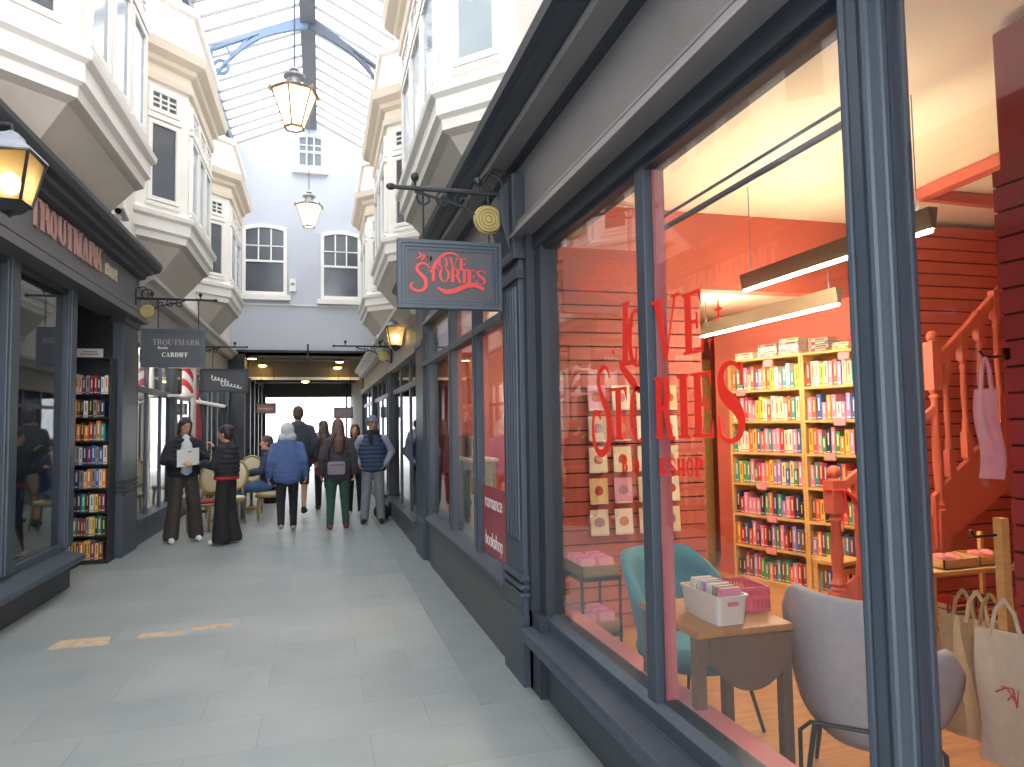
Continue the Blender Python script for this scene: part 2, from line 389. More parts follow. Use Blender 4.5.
# ------------------------------------------------------------------ oriel bays
WN = [3]
def bay(side, y0, y1, Xw, Xf, label, nfront=3, pm=PANE, pf=PANEL):
    WN[0] += 1
    s = 1 if side == 'left' else -1                    # outward = s*x
    o = thing('window_%d' % WN[0], label, 'bay window', (Xw, (y0+y1)/2, 4.1), kind='structure')
    ox, oy, oz = Xw, (y0+y1)/2, 4.1
    def plan(dd, z):
        xf = Xf+s*dd; a = y0-dd*.414; b = y1+dd*.414; k = abs(xf-Xw)
        return [(Xw-ox, a-k-oy, z-oz), (xf-ox, a-oy, z-oz), (xf-ox, b-oy, z-oz), (Xw-ox, b+k-oy, z-oz)]
    k = abs(Xf-Xw)
    m = MB(); m.loft([plan(-k+.12, 3.62), plan(-k+.12, 3.72), plan(-.14, 4.16), plan(-.06, 4.2)]); m.build('soffit', BEAD, o)
    m = MB(); m.loft([plan(*p) for p in ((-.06, 4.2), (-.05, 4.29), (0, 4.32), (0, 4.47), (.05, 4.5), (.06, 4.56), (-.03, 4.6), (-.05, 4.64), (-.05, 6.45))]); m.build('bay_body', WHITE, o)
    m = MB(); m.loft([plan(*p) for p in ((-.05, 6.4), (0, 6.42), (.02, 6.5), (-.02, 6.52), (-.02, 6.64), (.05, 6.68), (.07, 6.74), (.18, 6.8), (.22, 6.92), (.06, 6.97))]); m.build('cornice', CREAMW, o)
    m = MB(); m.loft([plan(*p) for p in ((.06, 6.97), (.02, 7.0), (.02, 7.55), (.08, 7.58), (.08, 7.68), (0, 7.72), (-k+.02, 7.95))]); m.build('parapet', WHITE, o)
    def wins(p, q, n, kind):
        p, q = Vector((p[0], p[1], 0)), Vector((q[0], q[1], 0)); L = (q-p).length; t = (q-p).normalized()
        nn = Vector((t.y, -t.x, 0))
        if nn.x*s < 0: nn = -nn
        f = lambda u, v, q_: tuple(p+t*u+nn*q_+Vector((0, 0, v-oz)))
        fr = MB(); pa = MB(); e = .12
        cw = (L-2*e)/n
        for i in range(n):
            a, b = e+cw*i+.03, e+cw*(i+1)-.03
            for z0, z1, gl in ((4.72, 5.86, 1), (5.98, 6.32, 3)):
                fw = .06
                for u0, u1, v0, v1 in ((a, a+fw, z0+fw, z1-fw), (b-fw, b, z0+fw, z1-fw), (a, b, z0, z0+fw), (a, b, z1-fw, z1)):
                    fr.prism([(u0, v0), (u1, v0), (u1, v1), (u0, v1)], f, .04)
                if gl == 3:
                    for j in (1, 2):
                        uu = a+fw+(b-a-2*fw)*j/3; vv = z0+fw+(z1-z0-2*fw)*j/3
                        fr.prism([(uu-.012, z0+fw), (uu+.012, z0+fw), (uu+.012, z1-fw), (uu-.012, z1-fw)], f, .03)
                        fr.prism([(a+fw, vv-.012), (b-fw, vv-.012), (b-fw, vv+.012), (a+fw, vv+.012)], f, .027)
                pa.prism([(a+.02, z0+.02), (b-.02, z0+.02), (b-.02, z1-.02), (a+.02, z1-.02)], f, .012)
            fr.prism([(a-.022, 5.88), (b+.022, 5.88), (b+.022, 5.95), (a-.022, 5.95)], f, .05)
            fr.prism([(a-.022, 4.655), (b+.022, 4.655), (b+.022, 4.7), (a-.022, 4.7)], f, .045)
        return fr, pa
    P = plan(-.05, 5)
    for (p, q, n, mm) in ((P[0], P[1], 1, pm), (P[1], P[2], nfront, pf), (P[3], P[2], 1, pm)):
        fr, pa = wins(p, q, n, 0)
        fr.build('window_frame', WHITE, o); pa.build('pane', mm, o)
    return o
bay('left', 6.1, 8.35, -2.4, -1.8, 'nearest white bay window above the dark bookshop sign on the left', 3)
bay('left', 10.8, 13.0, -2.4, -1.8, 'middle white bay window on the left upper wall', 3)
bay('left', 15.6, 17.7, -2.4, -1.8, 'farthest white bay window on the left beside the end wall', 2)
bay('right', 6.05, 9.0, 1.6, 1.0, 'nearest white bay window above the red bookshop hanging sign', 3, PANEL)
bay('right', 11.2, 13.7, 1.6, 1.0, 'middle white bay window on the right upper wall', 3)
bay('right', 16.2, 18.4, 1.6, 1.0, 'farthest white bay window on the right beside the end wall', 2)
m = MB(); m.box(-2.36, -2.3, 9.0, 9.25, 3.85, 3.9)
o = thing('security_camera', 'white security camera on the left upper wall between the bay windows', 'camera', (-2.4, 9.15, 4.0))
MB().box(0, .12, -.06, .06, -.05, .12).build('bracket', WHITE, o, bevel=.01); MB().cbox((.13, -.05, .16), (.12, .28, .11), Matrix.Rotation(-.3, 3, 'X')).build('housing', WHITE, o, bevel=.02)
MB().tube([(.13, -.19, .12), (.13, -.215, .11)], .035, 10).build('lens', BLACK, o)

# ------------------------------------------------------------------ lettering
def arc(cx, cy, rx, ry, a0, a1, n=18): return [(cx+rx*math.cos(math.radians(a0+(a1-a0)*i/n)), cy+ry*math.sin(math.radians(a0+(a1-a0)*i/n))) for i in range(n+1)]
def crom(pts, k=5):
    if len(pts) < 3: return pts
    out = []
    for i in range(len(pts)-1):
        p0, p1, p2, p3 = pts[max(0, i-1)], pts[i], pts[i+1], pts[min(len(pts)-1, i+2)]
        for j in range(k):
            t = j/k; out.append(tuple(.5*((2*b)+(-a+c)*t+(2*a-5*b+4*c-e)*t*t+(-a+3*b-3*c+e)*t**3) for a, b, c, e in zip(p0, p1, p2, p3)))
    return out+[pts[-1]]
def path(pts, ws):
    pts = crom(pts)
    L, Q = [], []; n = len(pts)
    for i, p in enumerate(pts):
        a = pts[max(0, i-1)]; b = pts[min(n-1, i+1)]
        dx, dy = b[0]-a[0], b[1]-a[1]; l = math.hypot(dx, dy) or 1
        t = i/(n-1)*(len(ws)-1); k = min(int(t), len(ws)-2) if len(ws) > 1 else 0
        wv = ws[k]+(ws[min(k+1, len(ws)-1)]-ws[k])*(t-k)
        L.append((p[0]-dy/l*wv/2, p[1]+dx/l*wv/2)); Q.append((p[0]+dy/l*wv/2, p[1]-dx/l*wv/2))
    return L, Q
T, t_ = .23, .08
def bar(x0, y0, x1, y1): return [(x0, y0), (x0, y1)], [(x1, y0), (x1, y1)]
def ser(x0, x1, y): return bar(x0, y, x1, y+.05)
def wedge(x0, y0, x1, y1, x2, y2, x3, y3): return [(x0, y0), (x1, y1)], [(x3, y3), (x2, y2)]
def glyph(c):
    stem = lambda x: [bar(x, 0, x+T, 1), ser(x-.07, x+T+.07, 0), ser(x-.07, x+T+.07, .95)]
    half = lambda x, y0, y1, rx: (arc(x, (y0+y1)/2, rx, (y1-y0)/2, 90, -90), arc(x, (y0+y1)/2, rx-T, (y1-y0)/2-t_, 90, -90))
    G = {
     'L': (.7, stem(.07)+[bar(.2, 0, .68, .06), wedge(.68, 0, .68, .3, .6, .06, .5, .0)]),
     'E': (.7, stem(.07)+[bar(.2, 0, .68, .06), bar(.2, .94, .64, 1), bar(.2, .48, .5, .54), wedge(.68, 0, .68, .28, .58, .06, .5, 0), wedge(.64, 1, .64, .74, .55, .94, .5, 1), bar(.47, .38, .53, .64)]),
     'F': (.66, stem(.07)+[bar(.2, .94, .64, 1), bar(.2, .48, .5, .54), wedge(.64, 1, .64, .74, .55, .94, .5, 1), bar(.47, .38, .53, .64)]),
     'I': (.34, stem(.07)), 'H': (.86, stem(.07)+stem(.59)+[bar(.2, .48, .65, .54)]),
     'O': (.8, [(arc(.4, .5, .4, .52, 0, 360, 32), arc(.4, .5, .21, .46, 0, 360, 32))]),
     'C': (.74, [(arc(.4, .5, .4, .52, 45, 318, 26), arc(.42, .5, .22, .46, 45, 318, 26)), bar(.64, .68, .7, .98)]),
     'D': (.82, stem(.07)+[half(.38, 0, 1, .42), bar(.2, 0, .4, .06), bar(.2, .94, .4, 1)]),
     'P': (.72, stem(.07)+[half(.4, .46, 1, .32), bar(.2, .46, .41, .52), bar(.2, .94, .41, 1)]),
     'B': (.74, stem(.07)+[half(.38, .5, 1, .29), half(.4, 0, .55, .34), bar(.2, .49, .4, .55), bar(.2, 0, .41, .06), bar(.2, .94, .41, 1)]),
     'R': (.82, stem(.07)+[half(.4, .46, 1, .3), bar(.2, .46, .41, .52), bar(.2, .94, .41, 1), wedge(.38, .5, .62, 0, .82, 0, .58, .5), ser(.58, .88, 0)]),
     'T': (.78, stem(.29)+[bar(.0, .94, .78, 1), wedge(0, 1, 0, .72, .1, .94, .16, 1), wedge(.78, 1, .78, .72, .68, .94, .62, 1)]),
     'V': (.84, [wedge(.05, 1, .36, 0, .46, .0, .27, 1), wedge(.72, 1, .38, 0, .44, 0, .78, 1), ser(-.03, .36, .95), ser(.62, .88, .95)]),
     'A': (.86, [wedge(.38, 1, .1, 0, .17, 0, .45, 1), wedge(.36, 1, .6, 0, .8, 0, .48, 1), bar(.22, .3, .66, .36), ser(0, .26, 0), ser(.52, .88, 0)]),
     'K': (.86, stem(.07)+[wedge(.3, .4, .62, 1, .72, 1, .32, .3), wedge(.36, .55, .6, 0, .82, 0, .5, .66), ser(.54, .9, 0), ser(.52, .84, .95)]),
     'M': (1.0, [bar(.1, 0, .16, 1), bar(.72, 0, .92, 1), wedge(.1, 1, .42, 0, .5, 0, .32, 1), wedge(.74, 1, .44, 0, .5, 0, .8, 1), ser(0, .26, 0), ser(.66, .98, 0), ser(0, .3, .95), ser(.7, .98, .95)]),
     'U': (.86, [bar(.07, .3, .07+T, 1), bar(.7, .3, .76, 1), (arc(.415, .3, .345, .32, 180, 360), arc(.485, .3, .215, .26, 180, 360)), ser(0, .34, .95), ser(.6, .86, .95)]),
     'S': (.66, [path([(.6, .72), (.58, .88), (.46, .98), (.3, 1), (.14, .93), (.09, .78), (.16, .63), (.33, .52), (.5, .41), (.6, .26), (.55, .1), (.4, .01), (.22, .01), (.08, .1), (.05, .3)], [.04, .05, .06, .07, .12, .17, .2, .22, .2, .17, .12, .07, .06, .05, .04]), bar(.58, .7, .63, .99), bar(.02, .02, .07, .32)]),
    }
    return G[c]
def word(mb, text, f, depth=.004, gap=.07, spans=None, x=0, bold=1):
    """letters laid left to right from x in units of letter height; returns the width"""
    for ch in text:
        if ch == ' ': x += .45; continue
        wd, st = glyph(ch)
        for i, (L, Q) in enumerate(st): mb.strip([(a+x, b) for a, b in L], [(a+x, b) for a, b in Q], (lambda u, v, q, k=i*depth*.2: f(u, v, q+k)), depth)
        x += wd+gap
    return x
def plain_text(name, body, size, M, m, parent, depth=.002, sx=1.0, align='CENTER', shear=0):
    cu = bpy.data.curves.new(name, 'FONT'); cu.body = body; cu.size = size; cu.extrude = depth; cu.align_x = align; cu.shear = shear
    o = bpy.data.objects.new(name, cu); COL.objects.link(o)
    dg = bpy.context.evaluated_depsgraph_get(); me = bpy.data.meshes.new_from_object(o.evaluated_get(dg)); bpy.data.objects.remove(o)
    me.transform(M @ Matrix.Diagonal((sx, 1, 1, 1)))
    return put(name, me, m, parent)

# ------------------------------------------------------------------ red bookshop front (right)
GX = 1.3
m = MB(); m.prism([(1.05, 3.2), (1.22, 3.2), (1.22, 2.835), (1.2, 2.83), (1.2, 2.82), (1.185, 2.815), (1.185, 2.8), (1.17, 2.795), (1.165, 2.775), (1.175, 2.77), (1.155, 2.76), (1.15, 2.74), (1.16, 2.735), (1.135, 2.725), (1.13, 2.70), (1.36, 2.70), (1.36, 3.3), (1.05, 3.3)], lambda u, v, q: (u, .2+q, v), 7.75)
struct('trim_4', 'moulded grey fascia board above the red bookshop windows', 'fascia', m, FASC)
m = MB(); m.prism([(1.23, 3.18), (1.17, 3.19), (1.16, 3.215), (1.08, 3.22), (1.07, 3.245), (1.03, 3.25), (.985, 3.27), (.965, 3.3), (.93, 3.31), (.92, 3.36), (1.62, 3.42), (1.62, 3.24)], lambda u, v, q: (u, .2+q, v), 9.1)
struct('trim_5', 'dark projecting cornice over the red bookshop fascia', 'cornice', m, NAVYD)
struct('trim_6', 'dark head frame above the red bookshop window glass', 'window head', MB().box(1.24, 1.38, .2, 4.06, 2.61, 2.70).box(1.27, 1.36, .2, 4.06, 2.585, 2.62), NAVYD)
m = MB()
m.box(1.27, 1.36, .2, 4.06, .37, .45); m.prism([(1.25, .37), (1.25, .44), (1.29, .462), (1.36, .462), (1.36, .37)], lambda u, v, q: (u, .2+q, v), 3.86)
m.box(1.24, 1.36, .2, 4.06, 0, .38)
struct('trim_7', 'dark navy sill and plinth under the red bookshop window', 'sill', m, NAVY, .004)
m = MB(); m.prism([(1.12, .31), (1.12, .35), (1.13, .368), (1.25, .375), (1.25, .3), (1.13, .3)], lambda u, v, q: (u, .2+q, v), 3.8)
struct('trim_8', 'long navy ledge board projecting below the red bookshop window', 'ledge', m, NAVY, .006)
struct('trim_9', 'coral pink inner sill board behind the bookshop glass', 'inner sill', MB().box(1.36, 1.46, .2, 4.95, .36, .455).box(1.36, 1.4, .2, 4.95, 0, .4), PINKP)
def fluted_post(name, label, x0, x1, y0, y1, z0, z1, face_y):
    m = MB(); m.box(x0, x1, y0, y1, z0, z1)
    for yy in (y0+.012, y1-.012): m.tube([(x0, yy, z0+.1), (x0, yy, z1-.05)], .011, 8)
    m.box(x0-.006, x0, y0+.032, y1-.032, z0+.1, z1-.05)
    for xx in (x0+.03, x1-.02): m.tube([(xx, y0, z0+.1), (xx, y0, z1-.05)], .009, 8)
    m.box(x0+.05, x1-.035, y0-.006, y0, z0+.1, z1-.05)
    return struct(name, label, 'post', m, NAVY)
fluted_post('trim_10', 'thick fluted navy post at the right of the red lettered window', 1.25, 1.36, 1.32, 1.415, 0, 2.7, 0)
struct('trim_11', 'slim navy mullion dividing the red lettered window', 'mullion', MB().box(1.268, 1.31, 2.558, 2.636, .4, 2.7), NAVY, .004)
struct('trim_12', 'pink painted inner face of the window mullion', 'mullion lining', MB().box(1.311, 1.36, 2.555, 2.6, .45, 2.62), PINKP)
# main pilaster
pil = thing('trim_13', 'tall navy pilaster between the lettered window and the narrow bookshop windows', 'pilaster', (1.17, 4.27, 0), kind='structure')
m = MB(); m.box(0, .2, -.2, .21, 0, 2.62)
for i in range(5): m.tube([(0, -.13+.065*i, .85), (0, -.13+.065*i, 2.4)], .014, 8)
m.box(-.012, .2, -.215, .225, 0, .42)
m.build('shaft', NAVY, pil, bevel=.004)
m = MB()
for z in (.52, .57, .62): m.box(-.025, .2, -.225, .235, z, z+.03)
m.build('base_moulding', NAVY, pil, bevel=.008)
m = MB(); m.box(-.02, .2, -.22, .23, 2.44, 2.5); m.box(-.035, .2, -.235, .245, 2.56, 2.62); m.box(-.03, .2, -.2, .2, 2.62, 3.1); m.prism([(-.03, 2.62), (-.08, 2.8), (-.09, 3.0), (-.03, 3.08)], lambda u, v, q: (u, -.13+q, v), .26)
m.build('capital', NAVYD, pil, bevel=.006)
struct('trim_14', 'flat dark stile between the pilaster and the lettered glass', 'stile', MB().box(1.25, 1.36, 3.88, 4.07, .38, 2.7).box(1.2, 1.36, 4.0, 4.07, 0, 2.7).box(1.2, 1.36, 3.86, 4.07, 0, .455), NAVYD)

def window_pane(idx, label, y0, y1, z0, z1, x=GX, m=GLASS):
    o = thing('window_%d' % idx, label, 'window', (x, (y0+y1)/2, z0), kind='structure')
    L = (y1-y0)/2
    MB().box(-.004, .004, -L, L, 0, z1-z0).build('pane', m, o)
    return o
wl = window_pane(12, 'narrower left pane of the red lettered bookshop window', 2.6, 3.9, .45, 2.6)
wr = window_pane(13, 'wide right pane of the red lettered bookshop window', 1.42, 2.55, .45, 2.6)
window_pane(14, 'clear pane to the right of the thick fluted post', .25, 1.34, .45, 2.6)
# red vinyl lettering on the glass: u runs away from the camera side to side
def on_glass(o, zb):
    oy = o.location.y; oz = o.location.z
    return oy, oz
def vinyl(o, items, name='lettering'):
    oy, oz = o.location.y, o.location.z; mb = MB()
    for ch, ya, yb, za, zb, lean in items:
        wd, st = glyph(ch)
        f = lambda u, v, q: (-.006-q, ya+(yb-ya)*u/wd+lean*v-oy, za+(zb-za)*v-oz)
        for i, (L, Q) in enumerate(st): mb.strip(L, Q, (lambda u, v, q, k=i*.0003: f(u, v, q+k)), .0015)
    return mb
m = vinyl(wl, [('L', 2.87, 2.70, 1.80, 2.08, -.02), ('O', 2.79, 2.625, 1.79, 2.03, 0), ('S', 3.0, 2.99, 1.5, 1.7, 0), ('T', 3.01, 2.815, 1.475, 1.71, 0), ('O', 2.79, 2.62, 1.47, 1.7, 0), ('B', 2.88, 2.82, 1.34, 1.4, 0), ('O', 2.78, 2.71, 1.34, 1.4, 0)][:2]+[('T', 3.01, 2.815, 1.475, 1.71, 0), ('O', 2.79, 2.62, 1.47, 1.7, 0), ('B', 2.885, 2.825, 1.335, 1.405, 0), ('O', 2.78, 2.71, 1.335, 1.405, 0)])
oy, oz = wl.location.y, wl.location.z
fg = lambda u, v, q: (-.006-q, u-oy, v-oz)
L, Q = path([(3.0, 1.76), (3.02, 1.8), (3.07, 1.815), (3.12, 1.79), (3.13, 1.73), (3.08, 1.66), (3.03, 1.6), (3.01, 1.53), (3.04, 1.45), (3.1, 1.41), (3.17, 1.42), (3.21, 1.47), (3.22, 1.54), (3.19, 1.6), (3.14, 1.6), (3.12, 1.57)], [.015, .02, .025, .03, .035, .05, .05, .045, .04, .035, .03, .03, .025, .02, .015])
m.strip(L, Q, fg, .0015)
L, Q = path([(2.88, 1.83), (2.86, 1.8), (2.82, 1.77), (2.76, 1.73), (2.7, 1.69), (2.64, 1.685)], [.02, .035, .04, .045, .03, .015]); m.strip(L, Q, fg, .0015)
m.prism([(2.95, 1.86), (2.965, 1.875), (2.95, 1.89), (2.935, 1.875)], fg, .0015)
m.build('lettering', DECAL, wl)
m = vinyl(wr, [('V', 2.55, 2.34, 1.79, 2.035, 0), ('E', 2.31, 2.165, 1.795, 2.02, 0), ('R', 2.555, 2.4, 1.485, 1.73, 0), ('I', 2.365, 2.285, 1.49, 1.725, 0), ('E', 2.26, 2.115, 1.495, 1.725, 0), ('S', 2.1, 1.945, 1.485, 1.74, -.01), ('K', 2.53, 2.46, 1.345, 1.41, 0), ('S', 2.45, 2.395, 1.347, 1.412, 0), ('H', 2.385, 2.325, 1.35, 1.415, 0), ('O', 2.315, 2.265, 1.352, 1.42, 0), ('P', 2.255, 2.2, 1.355, 1.425, 0)])
oy, oz = wr.location.y, wr.location.z
for cy, cz, s in ((2.07, 1.928, .045), (2.13, 1.83, .035)):
    m.prism([(cy+s*(1 if i % 2 == 0 else .22)*math.cos(i*PI/4)*.6, cz+s*(1 if i % 2 == 0 else .22)*math.sin(i*PI/4)) for i in range(8)], lambda u, v, q: (-.006-q, u-oy, v-oz), .0015)
m.build('lettering', DECAL, wr)

# narrow windows beyond the pilaster
struct('trim_15', 'navy stall riser under the narrow bookshop windows', 'stall riser', MB().box(1.19, 1.36, 4.48, 7.85, 0, .52), FASCL)
m = MB(); m.prism([(1.13, .5), (1.13, .53), (1.2, .6), (1.36, .6), (1.36, .5)], lambda u, v, q: (u, 4.48+q, v), 3.37)
struct('trim_16', 'rounded navy sill under the narrow bookshop windows', 'sill', m, NAVY, .01)
ys = [4.48, 5.36, 6.42, 7.8]
for i, yy in enumerate((5.36, 6.42, 7.8)):
    struct('trim_%d' % (17+i), ['navy mullion beside the maroon lettered pane', 'navy mullion between the second and third narrow panes', 'navy end post of the narrow bookshop windows'][i], 'mullion', MB().box(1.17, 1.235, yy-.04, yy+.04, .58, 2.7).box(1.155, 1.17, yy-.02, yy+.02, .6, 2.66), NAVY, .004)
struct('trim_20', 'navy transom bar across the narrow bookshop windows', 'transom', MB().box(1.16, 1.25, 4.48, 8.2, 2.25, 2.31), NAVY, .004)
struct('trim_21', 'ochre wooden head lining above the fanlights', 'head lining', MB().box(1.22, 1.36, 6.4, 8.5, 2.6, 2.72), mat('ochre timber', '#c49a55', .6, var=.15, scale=8))
for i in range(3):
    window_pane(15+i, ['first narrow bookshop pane with maroon lettered film', 'second narrow bookshop pane beyond the maroon lettered one', 'third narrow bookshop pane next to the shop door'][i], ys[i]+.05, ys[i+1]-.05, .6, 2.68, 1.22)
o = thing('window_film', 'maroon film with white words at the bottom of the first narrow pane', 'window film', (1.214, 4.98, .6))
MB().box(-.001, .001, -.33, .33, 0, .5).build('film', MAROON, o)
Mx = Matrix(((0, 0, -1, -.002), (-1, 0, 0, 0), (0, 1, 0, 0), (0, 0, 0, 1)))
plain_text('lettering', 'romance', .15, Matrix.Translation((0, 0, .34)) @ Mx, SIGNW, o, .001, .98)
plain_text('lettering', 'bookshop', .15, Matrix.Translation((0, 0, .06)) @ Mx, SIGNW, o, .001, .88)
# doorway beyond
struct('trim_22', 'red door frame set back beside the narrow bookshop windows', 'door frame', MB().box(1.34, 1.4, 7.85, 8.2, 0, 2.7), REDSHADE)
window_pane(18, 'tall red tinted pane of the bookshop door', 7.86, 8.19, .6, 2.25, 1.24)
struct('trim_23', 'navy panel below the bookshop door pane', 'door panel', MB().box(1.2, 1.36, 7.86, 8.2, 0, .6), NAVY, .006)
struct('trim_24', 'navy pilaster at the far end of the red bookshop', 'pilaster', MB().box(1.165, 1.36, 8.2, 8.78, 0, 3.1).box(1.15, 1.36, 8.18, 8.8, 0, .45).box(1.14, 1.36, 8.18, 8.8, 2.5, 2.58), NAVY, .006)

# ------------------------------------------------------------------ interior of the red bookshop
struct('floor_shop', 'oak plank floor inside the red bookshop', 'floor', MB().box(1.26, 6, .1, 9.2, -.1, .001), WOODF)
struct('ceiling', 'cream ceiling of the front room in the red bookshop', 'ceiling', MB().box(1.36, 6, .1, 5.0, 3.25, 3.4), CREAM)
struct('ceiling_rear', 'lower cream ceiling in the rear room of the red bookshop', 'ceiling', MB().box(1.36, 6, 5.15, 9.2, 2.65, 2.8), CREAM)
struct('wall_divider', 'coral wall above and around the opening to the rear room', 'wall', MB().box(1.36, 6, 5.0, 5.15, 2.62, 3.3).box(1.36, 2.94, 5.03, 5.15, 0, 2.62), RED)
def slat_panel(name, label, p, q, z0, z1, m, pitch, thick=.03):
    """boards with dark grooves between; p,q = plan ends, front on the right-hand side of p->q"""
    p, q = Vector((*p, 0)), Vector((*q, 0)); t = (q-p).normalized(); nrm = Vector((t.y, -t.x, 0)); L = (q-p).length
    mb = MB(); f = lambda u, v, w_: tuple(p+t*u+nrm*w_+Vector((0, 0, v)))
    mb.prism([(0, z0), (L, z0), (L, z1), (0, z1)], f, .01); z = z0; mb.mi = 1
    while z < z1-.02:
        a, b = z+.006, min(z+pitch-.006, z1)
        mb.prism([(0, a), (L, a), (L, b), (0, b)], lambda u, v, w_: f(u, v, .01+w_), thick-.01); z += pitch
    return struct(name, label, 'slat wall', mb, [GROOVE, m])
slat_panel('wall_slat', 'coral slatted display wall behind the greeting cards', (1.36, 5.02), (2.95, 5.02), .0, 2.62, REDSLAT, .107)
struct('wall_back', 'coral back wall of the red bookshop', 'wall', MB().box(5.9, 6.0, .1, 9.2, 0, 3.4), RED)
struct('wall_rear', 'coral rear wall of the back room', 'wall', MB().box(1.36, 6, 7.6, 7.7, 0, 2.7), RED)
struct('wall_side', 'coral side wall of the red bookshop near the entrance', 'wall', MB().box(1.36, 6, .1, .2, 0, 3.4), RED)
slat_panel('wall_stair', 'red slatted wall behind the staircase', (4.45, 4.78), (5.9, 4.78), 0, 3.2, REDSLAT, .107)
slat_panel('wall_pier', 'slatted pier in shade-darkened red where the canvas bags hang', (2.82, 2.3), (2.82, .5), 0, 2.6, REDSHADE, .11)
struct('column', 'red boxed column above the slatted pier', 'column', MB().box(2.83, 3.1, 1.8, 2.3, 2.55, 3.22).box(2.825, 2.85, 2.02, 2.06, 2.6, 3.22), REDSHADE, .02)
struct('trim_25', 'pair of red beams crossing the cream ceiling above the stairs', 'ceiling beam', MB().beam((4.3, 4.1, 3.2), (4.2, 2.9, 3.2), .1, .08).beam((4.3, 4.1, 3.2), (5.9, 4.15, 3.2), .06, .08), RED)
# angled wall behind the bookcases
BO = Vector((3.85, 6.03, 0)); BT = Vector((.3, -.95, 0)).normalized(); BN = Vector((-.954, -.3, 0)).normalized()
m = MB(); a = BO-BT*.42-BN*.3; b = BO+BT*1.3-BN*.3
m.prism([(0, 0), ((b-a).length, 0), ((b-a).length, 2.64), (0, 2.64)], lambda u, v, q: tuple(a+BT*u-BN*q+Vector((0, 0, v))), .05)
struct('wall_angled', 'coral wall behind the tall pine bookcases', 'wall', m, RED)
m = MB(); m.prism([(0, 0), (.42, 0), (.42, .12), (0, .12)], lambda u, v, q: tuple(a+BT*u+BN*q+Vector((0, 0, v))), .02)
struct('baseboard_angled', 'coral skirting board left of the pine bookcases', 'skirting', m, RED)

# ------------------------------------------------------------------ books
def book_mesh(i, hexcol, band):
    c = mat('cover %d' % i, hexcol, .45); bnd = mat('spine title %d' % i, band, .5)
    m = MB(); e = .06
    m.box(0, 1, 0, e*.5, 0, 1); m.box(0, e, 0, 1, 0, 1); m.box(1-e, 1, 0, 1, 0, 1)
    m.mi = 1; m.box(e, 1-e, e*.5, .97, .015, .985)
    m.mi = 2; m.box(.36, .64, -.004, 0, .36, .86); m.box(.1, .9, -.003, 0, .07, .11)
    return m.mesh('book', [c, PAPER, bnd])
PAL = {'pink': ('#e58aa8', '#fbe9ee'), 'coral': ('#e2604a', '#f6d9a8'), 'red': ('#c63038', '#f3e4c8'), 'orange': ('#e8903c', '#fff1d0'), 'yellow': ('#ecc452', '#8a4a2a'),
       'teal': ('#3f9a9a', '#f0e6cc'), 'blue': ('#3f6aa8', '#e9e4d8'), 'lilac': ('#a884c0', '#f3e6f0'), 'cream': ('#eadbb8', '#b0503f'), 'green': ('#4f9a5c', '#f4ecc8'),
       'plum': ('#7a3a62', '#e8c9b0'), 'black': ('#2a2729', '#d8b25a'), 'grey': ('#9a948e', '#3a3436'), 'brown': ('#7a4a34', '#e6cfa4'), 'white': ('#ece7de', '#6a7a90'), 'navy': ('#27395e', '#d9d4c4')}
BM = {k: book_mesh(i, *v) for i, (k, v) in enumerate(PAL.items())}
BOOKP = {}
for k in PAL:
    BOOKP[k] = bpy.data.objects.new('book', BM[k])
def book(col, M, size, label, group):
    b = BOOKP[col].copy(); COL.objects.link(b)
    b.matrix_world = M @ Matrix.Diagonal((size[0], size[1], size[2], 1))
    return tag(b, label, 'book', group)
WARM = ['pink', 'coral', 'red', 'orange', 'yellow', 'lilac', 'cream', 'teal', 'pink', 'white', 'yellow', 'cream', 'green', 'coral', 'pink', 'blue']
LOW = ['coral', 'red', 'blue', 'teal', 'plum', 'green', 'orange', 'black', 'pink', 'brown', 'yellow', 'lilac', 'navy', 'red', 'pink']

def bookcase(name, label, loc, ang, W, H, D, zs, m, t=.022, shelf_lab=()):
    o = thing(name, label, 'bookcase', loc, ang)
    for x in (0, W-t): MB().box(x, x+t, 0, D, 0, H).build('side_panel', m, o, bevel=.002)
    MB().box(t, W-t, D-.008, D, .02, H).build('back_panel', m, o)
    MB().box(t, W-t, .015, .03, 0, zs[0]-t).build('plinth', m, o)
    for z in zs: MB().box(t, W-t, 0, D-.008, z-t, z).build('shelf', m, o)
    MB().box(0, W, 0, D, H, H+t).build('top_panel', m, o)
    for x, z in shelf_lab:
        tag(MB().box(x, x+.1, -.012, 0, z-.05, z+.012).build('shelf_label', mat_pinklabel, o), 'pink shelf label')
    return o
mat_pinklabel = mat('pink shelf label', '#e8969a', .6)
ANG = math.atan2(BT.y, BT.x)
ZS = [.09+.292*i for i in range(7)]
caseinfo = [('left-hand pine bookcase', 0.0, .8, 17), ('right-hand pine bookcase', .803, .7, 15)]
